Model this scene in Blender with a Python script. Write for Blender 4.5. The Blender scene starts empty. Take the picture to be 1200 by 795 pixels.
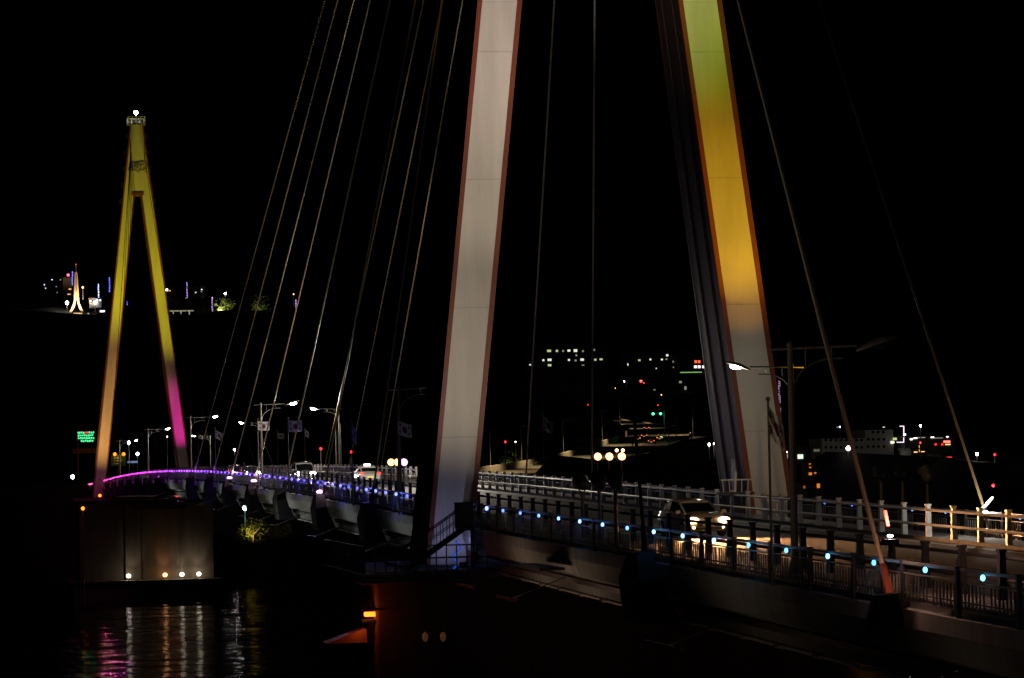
import bpy, bmesh, math, random
from mathutils import Vector, Matrix
random.seed(7)
S = bpy.context.scene
COL = S.collection
# ------------------------------------------------------------------ camera
CAM = Vector((-29.384, -144.400, 23.093)); YAW, PIT, ROLL, FPX = 0.172755, 0.039813, 0.021655, 3618.07
_r = Vector((math.cos(YAW), -math.sin(YAW), 0))
_f = Vector((math.sin(YAW)*math.cos(PIT), math.cos(YAW)*math.cos(PIT), math.sin(PIT)))
_u = Vector((-math.sin(YAW)*math.sin(PIT), -math.cos(YAW)*math.sin(PIT), math.cos(PIT)))
R_ = _r*math.cos(ROLL) - _u*math.sin(ROLL)
U_ = _r*math.sin(ROLL) + _u*math.cos(ROLL)
cd = bpy.data.cameras.new('camera'); cam = bpy.data.objects.new('camera', cd); COL.objects.link(cam)
cd.sensor_width = 36; cd.lens = 36*FPX/1200; cd.clip_start = 0.5; cd.clip_end = 20000
cam.matrix_world = Matrix(((R_.x, U_.x, -_f.x, CAM.x), (R_.y, U_.y, -_f.y, CAM.y), (R_.z, U_.z, -_f.z, CAM.z), (0, 0, 0, 1)))
S.camera = cam
# ------------------------------------------------------------------ night sky, moon, exposure
w = bpy.data.worlds.new('World'); S.world = w; w.use_nodes = True
nt = w.node_tree; bg = nt.nodes['Background']
sky = nt.nodes.new('ShaderNodeTexSky'); sky.sky_type = 'NISHITA'; sky.sun_disc = False
sky.sun_elevation = math.radians(-4); sky.sun_rotation = math.radians(200)
nt.links.new(sky.outputs[0], bg.inputs[0]); bg.inputs[1].default_value = 0.03
sd = bpy.data.lights.new('moon', 'SUN'); sd.energy = 0.004; sd.angle = math.radians(0.5); sd.color = (.8, .85, 1)
so = bpy.data.objects.new('moon', sd); COL.objects.link(so); so.rotation_euler = (math.radians(50), 0, math.radians(-50))
S.view_settings.view_transform = 'Standard'; S.view_settings.look = 'None'
S.view_settings.exposure = 0; S.view_settings.gamma = 1; S.view_settings.use_curve_mapping = False

DK = 1.0
def at(px, py, D):
    "world point at forward distance D metres seen at photo position px, py"
    return CAM + (_f + R_*((px-600)/FPX) + U_*((397.5-py)/FPX))*(D*DK)
def on_x(px, py, X):
    "point where the sight line meets the vertical plane x = X (for measuring bridge pieces)"
    d = _f + R_*((px-600)/FPX) + U_*((397.5-py)/FPX)
    return CAM + d*((X-CAM.x)/d.x)
# ------------------------------------------------------------------ helpers
def tag(o, label=None, cat=None, group=None, kind=None):
    if label: o['label'] = label
    if cat: o['category'] = cat
    if group: o['group'] = group
    if kind: o['kind'] = kind
    return o
def empty(name, loc=(0, 0, 0), rz=0, label=None, cat=None, group=None):
    o = bpy.data.objects.new(name, None); COL.objects.link(o); o.location = loc; o.rotation_euler = (0, 0, rz)
    o.empty_display_size = .2
    return tag(o, label, cat, group)
def kids(o): return [c for c in COL.objects if c.parent == o]
def copy_tree(o, parent=None):
    c = o.copy(); COL.objects.link(c); c.parent = parent
    for ch in kids(o): copy_tree(ch, c)
    return c
class MB:
    def __init__(s): s.bm = bmesh.new(); s.mi = 0
    def face(s, pts):
        vs = [s.bm.verts.new(p) for p in pts]; f = s.bm.faces.new(vs); f.material_index = s.mi; return f
    def hexa(s, a, b):
        "a, b: matching end loops"
        n = len(a); va = [s.bm.verts.new(p) for p in a]; vb = [s.bm.verts.new(p) for p in b]
        fs = [s.bm.faces.new(va[::-1]), s.bm.faces.new(vb)]
        for i in range(n): fs.append(s.bm.faces.new((va[i], va[(i+1) % n], vb[(i+1) % n], vb[i])))
        for f in fs: f.material_index = s.mi
        return s
    def box(s, c, d, rz=0):
        x, y, z = d[0]/2, d[1]/2, d[2]/2; c = Vector(c); m = Matrix.Rotation(rz, 3, 'Z')
        a = [c + m @ Vector(p) for p in ((-x, -y, -z), (x, -y, -z), (x, y, -z), (-x, y, -z))]
        b = [c + m @ Vector(p) for p in ((-x, -y, z), (x, -y, z), (x, y, z), (-x, y, z))]
        return s.hexa(a, b)
    def bar(s, p, q, w_, h_=None):
        h_ = h_ or w_; p = Vector(p); q = Vector(q); d = (q-p).normalized()
        up = Vector((0, 0, 1)) if abs(d.z) < .95 else Vector((1, 0, 0))
        sx = d.cross(up).normalized()*w_/2; sy = sx.cross(d).normalized()*h_/2
        return s.hexa([p-sx-sy, p+sx-sy, p+sx+sy, p-sx+sy], [q-sx-sy, q+sx-sy, q+sx+sy, q-sx+sy])
    def tube(s, p, q, r, r2=None, n=8):
        r2 = r if r2 is None else r2; p = Vector(p); q = Vector(q); d = (q-p).normalized()
        up = Vector((0, 0, 1)) if abs(d.z) < .95 else Vector((1, 0, 0))
        sx = d.cross(up).normalized(); sy = sx.cross(d).normalized()
        A = [(sx*math.cos(t)+sy*math.sin(t)) for t in [2*math.pi*i/n for i in range(n)]]
        return s.hexa([p+v*r for v in A], [q+v*r2 for v in A])
    def path(s, pts, r, n=6, rs=None):
        for i in range(len(pts)-1):
            s.tube(pts[i], pts[i+1], rs[i] if rs else r, rs[i+1] if rs else r, n)
        return s
    def ball(s, c, r, seg=8, sc=(1, 1, 1)):
        m = Matrix.Translation(c) @ Matrix.Diagonal((r*sc[0], r*sc[1], r*sc[2], 1))
        g = bmesh.ops.create_uvsphere(s.bm, u_segments=seg, v_segments=max(4, seg//2+1), radius=1, matrix=m)
        for v in g['verts']:
            for f in v.link_faces: f.material_index = s.mi; f.smooth = True
        return s
    def lathe(s, prof, M=Matrix(), n=16):
        rings = []
        for (r, z) in prof:
            rings.append([s.bm.verts.new(M @ Vector((r*math.cos(2*math.pi*i/n), r*math.sin(2*math.pi*i/n), z))) for i in range(n)])
        for a, b in zip(rings, rings[1:]):
            for i in range(n):
                f = s.bm.faces.new((a[i], a[(i+1) % n], b[(i+1) % n], b[i])); f.material_index = s.mi; f.smooth = True
        f = s.bm.faces.new(rings[0][::-1]); f.material_index = s.mi
        f = s.bm.faces.new(rings[-1]); f.material_index = s.mi
        return s
    def sweep(s, sec, Ys, zf):
        "closed section [(x, dz)] carried along the bridge"
        prev = None; n = len(sec)
        for Y in Ys:
            ring = [s.bm.verts.new((x, Y, zf(Y)+dz)) for x, dz in sec]
            if prev:
                for i in range(n):
                    f = s.bm.faces.new((prev[i], prev[(i+1) % n], ring[(i+1) % n], ring[i])); f.material_index = s.mi
            else: s.bm.faces.new(ring[::-1]).material_index = s.mi
            prev = ring
        s.bm.faces.new(prev).material_index = s.mi
        return s
    def build(s, name, mats, parent=None, loc=None, rot=None, bev=0, smooth=False, sub=0):
        me = bpy.data.meshes.new(name)
        bmesh.ops.recalc_face_normals(s.bm, faces=s.bm.faces)
        if smooth:
            for f in s.bm.faces: f.smooth = True
        s.bm.to_mesh(me); s.bm.free()
        o = bpy.data.objects.new(name, me); COL.objects.link(o)
        for m in (mats if isinstance(mats, (list, tuple)) else [mats]): me.materials.append(m)
        if parent: o.parent = parent
        if loc is not None: o.location = loc
        if rot is not None: o.rotation_euler = rot
        if bev:
            b = o.modifiers.new('bevel', 'BEVEL'); b.width = bev; b.segments = 2; b.limit_method = 'ANGLE'
        if sub:
            b = o.modifiers.new('sub', 'SUBSURF'); b.levels = sub; b.render_levels = sub
        return o
def mat(name, col, rough=.6, metal=0, var=.0, scale=3, bump=0, streak=False, spec=.5):
    m = bpy.data.materials.new(name); m.use_nodes = True; nt = m.node_tree; p = nt.nodes['Principled BSDF']
    p.inputs['Base Color'].default_value = (*col, 1); p.inputs['Roughness'].default_value = rough
    p.inputs['Metallic'].default_value = metal; p.inputs['Specular IOR Level'].default_value = spec
    if var or bump:
        tc = nt.nodes.new('ShaderNodeTexCoord'); mp = nt.nodes.new('ShaderNodeMapping'); nz = nt.nodes.new('ShaderNodeTexNoise')
        nz.inputs['Scale'].default_value = scale; nz.inputs['Detail'].default_value = 8; nz.inputs['Roughness'].default_value = .65
        if streak: mp.inputs['Scale'].default_value = (1, 1, .12)
        nt.links.new(tc.outputs['Object'], mp.inputs[0]); nt.links.new(mp.outputs[0], nz.inputs[0])
        if var:
            r = nt.nodes.new('ShaderNodeValToRGB'); r.color_ramp.elements[0].position = .3; r.color_ramp.elements[1].position = .7
            r.color_ramp.elements[0].color = (*[c*(1-var) for c in col], 1); r.color_ramp.elements[1].color = (*[min(1, c*(1+var*.6)) for c in col], 1)
            nt.links.new(nz.outputs[0], r.inputs[0]); nt.links.new(r.outputs[0], p.inputs['Base Color'])
        if bump:
            b = nt.nodes.new('ShaderNodeBump'); b.inputs['Strength'].default_value = bump; b.inputs['Distance'].default_value = .05
            nt.links.new(nz.outputs[0], b.inputs['Height']); nt.links.new(b.outputs[0], p.inputs['Normal'])
    return m
def emi(name, col, st):
    m = bpy.data.materials.new(name); m.use_nodes = True; p = m.node_tree.nodes['Principled BSDF']
    p.inputs['Base Color'].default_value = (*[c*.5 for c in col], 1)
    p.inputs['Emission Color'].default_value = (*col, 1); p.inputs['Emission Strength'].default_value = st
    return m
def lamp(kind, loc, col, en, parent=None, target=None, size=.1, angle=40, blend=.5, name='light_source'):
    l = bpy.data.lights.new(name, kind); l.color = col; l.energy = en
    if kind != 'AREA': l.shadow_soft_size = size
    if kind == 'SPOT': l.spot_size = math.radians(angle); l.spot_blend = blend
    o = bpy.data.objects.new(name, l); COL.objects.link(o); o.location = loc
    if target is not None: o.rotation_euler = (Vector(target)-Vector(loc)).to_track_quat('-Z', 'Y').to_euler()
    if parent:
        # the parents of lamps are Empties without scale; place the lamp in their frame
        pm = Matrix.LocRotScale(parent.location, parent.rotation_euler, parent.scale)
        o.matrix_basis = pm.inverted() @ Matrix.LocRotScale(o.location, o.rotation_euler, (1, 1, 1)); o.parent = parent
    return o
M = dict(
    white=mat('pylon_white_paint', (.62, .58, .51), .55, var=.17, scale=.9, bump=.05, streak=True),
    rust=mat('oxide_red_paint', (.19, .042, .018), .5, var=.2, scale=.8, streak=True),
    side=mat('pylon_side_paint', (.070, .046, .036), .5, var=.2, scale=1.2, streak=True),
    conc=mat('concrete', (.26, .25, .23), .85, var=.35, scale=.7, bump=.4, streak=True),
    pierconc=mat('pier_concrete', (.085, .075, .062), .9, var=.4, scale=.6, bump=.4, streak=True),
    redconc=mat('stained_concrete', (.20, .12, .09), .9, var=.4, scale=.6, bump=.4, streak=True),
    web=mat('girder_paint', (.34, .34, .33), .6, var=.35, scale=1.3, bump=.2, streak=True),
    dark=mat('dark_steel', (.030, .028, .028), .5, var=.2),
    hous=mat('anchor_housing_paint', (.008, .007, .006), .8, var=.2),
    asph=mat('asphalt', (.055, .055, .056), .75, var=.3, scale=6, bump=.3),
    walk=mat('paving', (.16, .155, .15), .85, var=.3, scale=4),
    guard=mat('guardrail_paint', (.58, .57, .52), .45, var=.2, scale=5),
    pole=mat('galvanised_steel', (.20, .205, .195), .45, .4, var=.15),
    polec=mat('cream_pole_paint', (.13, .12, .09), .5, var=.15),
    cable=mat('cable_sheath', (.26, .18, .085), .45, var=.1), litcable=mat('lit_cable_sheath', (.55, .46, .32), .5), shadecable=mat('shaded_cable_sheath', (.012, .010, .009), .9, spec=.1),  # pale and near-black copies paint lit and unlit cables
    glass=mat('dark_glass', (.012, .013, .015), .06),
    tyre=mat('tyre_rubber', (.02, .02, .02), .8), rim=mat('alloy_rim', (.4, .4, .4), .3, .8),
    carw=mat('car_paint_pearl', (.40, .40, .38), .16), cars=mat('car_paint_silver', (.42, .42, .42), .3, .3), card=mat('car_paint_charcoal', (.03, .03, .035), .25), caro=mat('car_paint_orange', (.45, .28, .03), .25),
    blackpl=mat('black_plastic', (.015, .015, .015), .5),
    fog=mat('hillside_soil', (.007, .008, .005), .95, var=.5, scale=.05),
    grass=mat('grass', (.05, .07, .02), .9, var=.4, scale=2),
    leaf=mat('foliage', (.055, .075, .025), .8, var=.4, scale=1), bark=mat('bark', (.06, .045, .03), .9),
    yellow=mat('road_yellow', (.5, .33, .03), .7), wline=mat('road_white', (.6, .6, .58), .7),
    wall=mat('pale_render_wall', (.42, .41, .38), .8, var=.2, scale=.3), dwall=mat('grey_render_wall', (.14, .14, .14), .85, var=.2, scale=.3),
    roof=mat('roof_slab', (.08, .07, .07), .8), signg=mat('road_sign_green', (.02, .10, .04), .5), fl_w=mat('flag_cloth_white', (.60, .60, .58), .8),
    fl_r=mat('flag_red', (.35, .02, .03), .8), fl_b=mat('flag_blue', (.01, .04, .22), .8), fl_k=mat('flag_black', (.02, .02, .02), .8),
    rock=mat('shore_rock', (.09, .085, .075), .9, var=.5, scale=.4, bump=.6),
)
E_ = dict(
    lampw=emi('street_lamp_glow', (1, .93, .88), 60), lampp=emi('cool_lamp_glow', (1, .82, .95), 12), red=emi('red_light', (1, .02, .03), 4), amber=emi('amber_light', (1, .20, .01), 3.5),
    head=emi('headlight_glow', (1, .50, .22), 14), headw=emi('white_headlight', (1, .88, .9), 40), tail=emi('tail_light', (1, .02, .01), 5), blinker=emi('amber_tail_light', (1, .15, .01), 4),
    win=emi('lit_window_white', (.85, 1, .75), 1.0), wing=emi('lit_window_yellow', (.75, .9, .35), .7), winr=emi('lit_sign_red', (1, .10, .03), 2), green=emi('green_signal', (.05, 1, .45), 6),
    blue=emi('blue_neon', (.12, .12, 1), 2.5), violet=emi('violet_neon', (.55, .3, 1), 1.2), gold=emi('gold_floodlit_lamp', (1, .55, .15), 4), cyan=emi('cyan_white_lamp', (.55, 1, .95), 16), winw=emi('lit_window_dim', (.8, .75, .6), .35),
    orange=emi('orange_flood_lens', (1, .17, .01), 4), fl=emi('flood_lens', (1, .85, .7), 3), flo=emi('warm_flood_lens', (1, .42, .16), 5), pierw=emi('pier_flood_lens', (1, .85, .68), 4), pinkf=emi('pinkish_flood_lens', (1, .45, .85), 4), vio=emi('violet_flood_lens', (.5, .3, 1), 4),
    gtext=emi('green_display', (.1, 1, .4), 1.4), rtext=emi('red_display', (1, .1, .08), 1.4), taxi=emi('taxi_roof_lamp', (1, .75, .8), 6), plate=emi('lit_number_plate', (.9, .7, .2), .8), blink=emi('blue_glow', (.03, .2, 1), 3), strip=emi('white_neon_tube', (1, .8, .95), 1.5))
# ------------------------------------------------------------------ bridge geometry
HW, DL, Y0, HB, HM, H, YF = 7.104, 4.254, -9.862, 7.526, .036, 85.72, 412.7
def zf(Y):
    if Y < 0: return 19.631 + .0118*Y
    if Y > YF: return 19.64 - .0118*(Y-YF)
    return 21.348 - 4.031e-5*(Y-206.4)**2
def legx(z): return HM + (HB-HM)*(H-z)/(H-21.6)
def frange(a, b, st):
    n = max(1, round((b-a)/st)); return [a+(b-a)*i/n for i in range(n+1)]
YA, YB = -172, 500
YS = frange(YA, YB, 8)
ROAD = .66
# water and seabed of land
wm = bpy.data.materials.new('night_water'); wm.use_nodes = True; n_ = wm.node_tree; p_ = n_.nodes['Principled BSDF']
p_.inputs['Base Color'].default_value = (.006, .010, .012, 1); p_.inputs['Roughness'].default_value = .07; p_.inputs['IOR'].default_value = 1.33
tc = n_.nodes.new('ShaderNodeTexCoord'); mp = n_.nodes.new('ShaderNodeMapping'); mp.inputs['Rotation'].default_value = (0, 0, .3); mp.inputs['Scale'].default_value = (.30, 1.2, 1)
n1 = n_.nodes.new('ShaderNodeTexNoise'); n1.inputs['Scale'].default_value = .11; n1.inputs['Detail'].default_value = 3
b1 = n_.nodes.new('ShaderNodeBump'); b1.inputs['Strength'].default_value = 1; b1.inputs['Distance'].default_value = 1.1
n_.links.new(tc.outputs['Object'], mp.inputs[0]); n_.links.new(mp.outputs[0], n1.inputs[0]); n_.links.new(n1.outputs[0], b1.inputs['Height']); n_.links.new(b1.outputs[0], p_.inputs['Normal'])
b = MB(); b.face([(-6000, -400, 0), (6000, -400, 0), (6000, 9000, 0), (-6000, 9000, 0)]); tag(b.build('water', wm), kind='structure')

# deck ---------------------------------------------------------------
deck = empty('bridge_deck', (0, 0, 0), 0, 'long grey cable stayed bridge deck running from lower right to far left', 'bridge')
sec = [(-6.9, .53), (-7.2, .53), (-7.2, .1), (-7.0, -.53), (-6.35, -.60), (-6.2, -1.35), (6.2, -1.35), (6.35, -.60), (7.0, -.53), (7.2, .1), (7.2, .53), (6.9, .53), (6.9, .40), (-6.9, .40)]
MB().sweep(sec, YS, zf).build('girder', M['web'], deck)
for sx in (-1, 1):
    b = MB(); Y = YA+1
    while Y < YB-4:
        b.bar((sx*6.32, Y, zf(Y)-1.40), (sx*6.32, Y+3.6, zf(Y+3.6)-1.40), .16, .07)
        b.bar((sx*6.32, Y+3.6, zf(Y+3.6)-1.46), (sx*6.32, Y+4.254, zf(Y+4.254)-1.46), .08, .04); Y += 4.254
    b.build('flange_light_dash', M['guard'], deck)  # pale dashes stand in for light caught on the lower flange
MB().sweep([(-6.32, -.98), (-6.5, -.98), (-6.5, -.80), (-6.32, -.80)], YS, zf).build('utility_duct', M['dark'], deck)
# pavements, kerbs, road
b = MB()
for sx in (-1, 1):
    s_ = [(sx*5.15, .41), (sx*6.89, .41), (sx*6.89, .78), (sx*5.15, .78)]; b.sweep(s_ if sx > 0 else s_[::-1], YS, zf)
tag(b.build('pavement', M['walk']), kind='structure')
road = MB().sweep([(-5.14, .41), (5.14, .41), (5.14, ROAD), (-5.14, ROAD)], YS, zf).build('road', M['asph']); tag(road, kind='structure')
b = MB(); Y = YA
while Y < YB-4:
    b.mi = 0; b.face([(-.06, Y, zf(Y)+ROAD+.004), (.06, Y, zf(Y)+ROAD+.004), (.06, Y+3, zf(Y+3)+ROAD+.004), (-.06, Y+3, zf(Y+3)+ROAD+.004)])
    Y += 5
b.build('centre_marking', M['yellow'], road)
b = MB()
for a_, c_ in zip(YS, YS[1:]):
    for x in (-4.5, 4.5): b.face([(x-.06, a_, zf(a_)+ROAD+.004), (x+.06, a_, zf(a_)+ROAD+.004), (x+.06, c_, zf(c_)+ROAD+.004), (x-.06, c_, zf(c_)+ROAD+.004)])
b.build('edge_marking', M['wline'], road)
# outer fences with rail lamps --------------------------------------
def led_col(Y):
    stops = [(-85, (.10, .62, 1)), (-45, (.16, .45, 1)), (-20, (.14, .25, 1)), (60, (.12, .10, 1)), (130, (.22, .08, 1)), (210, (.5, .08, 1)), (300, (.85, .05, .8)), (400, (1, .06, .45)), (460, (1, .08, .3))]
    for (a, ca), (c, cc) in zip(stops, stops[1:]):
        if Y <= c:
            t = max(0, (Y-a)/(c-a)); return tuple(x+(y-x)*t for x, y in zip(ca, cc))
    return stops[-1][1]
LM = {}
def led_mat(Y, k=1.0):
    q = (round(Y/15), k)
    q = q+(random.randrange(3),)
    if q not in LM: LM[q] = emi('rail_lamp_lens', led_col(q[0]*15), (4.5 if Y < 0 else 3.2)*k*(.6, 1, 1.35)[q[2]])
    return LM[q]
def led_mesh(rad):
    b = MB(); b.ball((0, 0, 0), rad, 8, (1, 1, 1.25)); o = b.build('rail_lamp', M['white']); me = o.data; bpy.data.objects.remove(o); return me
LEDS = {}
def fence(X, n0, n1, label, k=1.0, pitch=.16, rad=.065, bm_='pole'):
    "n: lamp number; the lamp spacing is DL, number 0 next to the near pylon, growing away from the camera"
    Ya, Yb = Y0+DL*n0, Y0+DL*n1; mid = (Ya+Yb)/2
    t = empty('bridge_fence', (X, mid, zf(mid)+.54), 0, label, 'fence', 'bar fences along the bridge edges'); o = t.location
    ys = frange(Ya, Yb, DL)
    L = lambda Y, dz, dx=0: (dx, Y-o.y, zf(Y)+dz-o.z)
    b = MB()
    for dz, h in ((1.66, .07), (1.40, .035)):
        for a, c in zip(ys, ys[1:]): b.bar(L(a, dz), L(c, dz), .07 if dz > 1.6 else .035, h)
    b.build('rail', M[bm_], t)
    b = MB()
    for a, c in zip(ys, ys[1:]):
        n = int(DL/pitch)
        for i in range(1, n):
            Y = a+(c-a)*i/n; b.box(((0), Y-o.y, zf(Y)+1.03-o.z), (.034, .034, .62))
        for dz in (.72, .92): b.bar(L(a, dz), L(c, dz), .03, .04)
    b.build('bar_infill', M[bm_], t)
    b = MB(); b.box((0, 0, .58), (.10, .13, 1.16)); b.box((0, 0, 1.18), (.13, .16, .04)); po = b.build('post', M['dark'], t); po.location = L(ys[0]+DL/2, .53)
    for Y in ys[1:-1]:
        c = po.copy(); COL.objects.link(c); c.location = L(Y+DL/2, .53); c.parent = t
    sgn = -1 if X < 0 else -1
    for Y in ys[:-1]:
        key = (round(Y/4), k, rad)
        if key not in LEDS:
            me = led_mesh(rad); me.materials.clear(); me.materials.append(led_mat(Y, k)); LEDS[key] = me
        c = bpy.data.objects.new('rail_lamp', LEDS[key]); COL.objects.link(c); c.parent = t; c.location = L(Y, 1.56, -.10)
    if X < 0:
        for i, Y in enumerate(ys[:-1]):
            if i % 3 == 1: lamp('POINT', (X-.42, Y, zf(Y)+1.5), led_col(Y), 2.5 if Y < 0 else 36+Y*.18, t, size=.1)
    return t
fence(-HW, -36, 0, 'near side bar fence with cyan and blue lamps right of the near pylon', pitch=.26, rad=.058)
fence(-HW, 0, 98, 'near side bar fence of the main span with blue lamps turning violet and pink', pitch=.3, rad=.075, bm_='dark')  # darker steel on these bars stands in for shade
fence(-HW, 99, 116, 'near side bar fence with pink lamps beyond the far pylon', 1.3, pitch=.4, rad=.1)
fence(HW, -36, 0, 'far side bar fence with tiny blue lamps right of the near pylon', .30, pitch=.26, rad=.05)
fence(HW, 0, 98, 'far side bar fence of the main span seen beyond the white guardrail', .15, pitch=.3, rad=.045)
# inner guardrails ---------------------------------------------------
def guard(X, Ya, Yb, m, label):
    rm = M['guard'] if X > 0 else M['dark']
    mid = (Ya+Yb)/2; t = empty('guardrail', (X, mid, zf(mid)+ROAD), 0, label, 'guardrail', 'guardrails beside the carriageway'); o = t.location
    ys = frange(Ya, Yb, 3.0); L = lambda Y, dz, dx=0: (dx, Y-o.y, zf(Y)+dz-o.z); sg = -1 if X > 0 else 1
    b = MB()
    for dz in (1.24, 1.78):
        for a, c in zip(ys, ys[1:]): b.tube(L(a, dz, sg*.12), L(c, dz, sg*.12), .055, n=6)
    b.build('rail', rm, t)
    b = MB(); b.hexa([(-.10, -.11, 0), (.10, -.11, 0), (.10, .11, 0), (-.10, .11, 0)], [(-.07, -.10, 1.16), (.07, -.10, 1.16), (.07, .10, 1.16), (-.07, .10, 1.16)]); b.box((0, 0, 1.19), (.19, .26, .06))
    po = b.build('post', m, t); po.location = L(ys[0]+1.5, .77)
    for Y in ys[1:-1]:
        c = po.copy(); COL.objects.link(c); c.location = L(Y+1.5, .77); c.parent = t
guard(5.25, -150, 0, M['guard'], 'white two rail guardrail on the far kerb behind the oncoming car')
guard(5.25, 0, 206, M['guard'], 'white two rail guardrail on the far kerb between near pylon and mid span')
guard(5.25, 206, 460, M['guard'], 'white guardrail on the far kerb from mid span to the far pylon')
guard(-5.25, -150, 0, M['dark'], 'dark posted guardrail on the near kerb beside the lamp fence right of the near pylon')
guard(-5.25, 0, 206, M['dark'], 'dark posted guardrail on the near kerb left of the near pylon')
guard(-5.25, 206, 460, M['dark'], 'dark guardrail on the near kerb close to the far pylon')
# ------------------------------------------------------------------ pylons
CROTCH, TOPZ = 72.4, 85.0
LW = 1.05                                           # half width of a leg across the bridge
def depth(z): return 2.7 - 1.1*max(0, (z-18))/68    # half depth along the bridge
def pylon(Yp, label, base):
    t = empty('bridge_pylon', (0, Yp, base), 0, label, 'pylon', 'the two pylons'); o = Vector((0, 0, base))
    for s in (-1, 1):
        leg = MB(); zs = frange(base, CROTCH, 6)
        for a, c in zip(zs, zs[1:]):
            A = [Vector((s*legx(a)+i*LW, j*depth(a), a))-o for i, j in ((-1, -1), (1, -1), (1, 1), (-1, 1))]
            B = [Vector((s*legx(c)+i*LW, j*depth(c), c))-o for i, j in ((-1, -1), (1, -1), (1, 1), (-1, 1))]
            leg.hexa(A, B)
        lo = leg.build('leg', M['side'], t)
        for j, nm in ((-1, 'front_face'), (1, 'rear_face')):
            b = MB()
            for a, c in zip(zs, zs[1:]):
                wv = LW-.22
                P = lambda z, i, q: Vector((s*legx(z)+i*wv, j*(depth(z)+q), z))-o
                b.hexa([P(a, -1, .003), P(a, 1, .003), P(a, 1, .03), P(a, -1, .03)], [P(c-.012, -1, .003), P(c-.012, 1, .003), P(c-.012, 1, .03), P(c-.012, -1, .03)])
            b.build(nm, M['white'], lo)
        for i in (-1, 1):
            for j in (-1, 1):
                b = MB()
                for a, c in zip(zs, zs[1:]):
                    P = lambda z: Vector((s*legx(z)+i*(LW-.10), j*(depth(z)), z))-o
                    b.bar(P(a), P(c), .22, .22)
                b.build('edge_trim', M['rust'], lo)
        # vertical weld strips on the side faces
        for i in (-1, 1):
            for q in (-.45, .45):
                b = MB(); P = lambda z: Vector((s*legx(z)+i*(LW+.02), q*depth(z), z))-o
                b.bar(P(base), P(CROTCH), .05, .05); b.build('side_rib', M['side'], lo)
        d = MB(); z = base+4.2 if Yp < 10 else base+4
        d.box(Vector((s*legx(z)-s*(LW+.03), -.6, z))-o, (.06, .8, 1.9)); d.build('access_door', M['pole'], lo)
    hd = MB()
    hw = lambda z: legx(z)+LW
    zz = frange(CROTCH, TOPZ, 3)
    for a, c in zip(zz, zz[1:]):
        hd.hexa([Vector((i*hw(a), j*depth(a), a))-o for i, j in ((-1, -1), (1, -1), (1, 1), (-1, 1))], [Vector((i*hw(c), j*depth(c), c))-o for i, j in ((-1, -1), (1, -1), (1, 1), (-1, 1))])
    ho = hd.build('head', M['side'], t)
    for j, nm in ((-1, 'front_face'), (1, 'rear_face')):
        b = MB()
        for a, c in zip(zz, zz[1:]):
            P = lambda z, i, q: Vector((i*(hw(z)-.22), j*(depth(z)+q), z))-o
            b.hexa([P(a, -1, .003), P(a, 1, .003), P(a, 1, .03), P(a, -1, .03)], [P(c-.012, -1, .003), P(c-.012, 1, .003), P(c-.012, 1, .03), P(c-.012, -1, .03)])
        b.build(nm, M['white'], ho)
    for i in (-1, 1):
        for j in (-1, 1):
            b = MB(); b.bar(Vector((i*(hw(CROTCH)-.1), j*depth(CROTCH), CROTCH))-o, Vector((i*(hw(TOPZ)-.1), j*depth(TOPZ), TOPZ))-o, .26, .26); b.build('edge_trim', M['rust'], ho)
    b = MB(); b.box(Vector((0, -depth(CROTCH), CROTCH+.15))-o, (2*(legx(CROTCH)-LW)+1.0, .3, .5))
    b.build('crotch_beam', M['rust'], ho)
    for k in range(5):
        z = TOPZ-2-k*2.9
        for i in (-1, 1):
            b = MB(); b.box(Vector((i*(hw(z)+.22), -.4, z))-o, (.55, 1.6, .75)); b.build('cable_saddle', M['hous'], ho)
    b = MB(); b.box(Vector((0, 0, TOPZ+.1))-o, (3.1, 3.6, .22)); b.build('top_platform', M['conc'], t)
    b = MB()
    for i in frange(-1.5, 1.5, .75):
        for j in (-1.75, 1.75): b.box(Vector((i, j, TOPZ+.85))-o, (.09, .09, 1.3))
    for j in (-1.75, 1.75):
        for dz in (.9, 1.5): b.box(Vector((0, j, TOPZ+dz))-o, (3.0, .07, .07))
    for i in (-1.5, 1.5):
        for dz in (.9, 1.5): b.box(Vector((i, 0, TOPZ+dz))-o, (.07, 3.5, .07))
    b.build('top_railing', M['guard'], t)
    b = MB(); b.tube(Vector((0, 0, TOPZ+.2))-o, Vector((0, 0, TOPZ+2.0))-o, .14); b.build('beacon_mast', M['guard'], t)
    b = MB(); b.ball(Vector((0, 0, TOPZ+2.4))-o, .34, 12); b.build('beacon_lamp', E_['lampw'], t)
    return t, ho, o
pn, _, _ = pylon(0, 'huge near pylon with left leg lit white and right leg lit green to yellow', 18.3)
pf, fhead, fo = pylon(YF, 'distant A shaped pylon lit yellow and magenta with a white beacon on top', 18.3)
# round emblem of curled animal shapes on the far pylon head
b = MB(); zc = 77.5
def ring(cx, cz, r, a0=0, a1=360, th=.13, n=14):
    pts = [Vector((cx+r*math.cos(math.radians(a0+(a1-a0)*i/n)), -depth(zc)-.06, cz+r*math.sin(math.radians(a0+(a1-a0)*i/n))))-fo for i in range(n+1)]
    for p, q in zip(pts, pts[1:]): b.bar(p, q, th, .05)
ring(-.75, zc, .72, 20, 330); ring(.80, zc+.1, .78, -140, 200); ring(0, zc+.25, .45, 40, 300); ring(-.8, zc+.05, .36, 90, 400); ring(.85, zc, .38, -60, 240); ring(-.1, zc-1.1, 1.4, 50, 130, .1); ring(.1, zc-.7, .3, 180, 360)
ring(-1.35, zc-.6, .3, 90, 270); ring(1.3, zc-.7, .32, -90, 120)
b.build('emblem', M['dark'], fhead)

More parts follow.
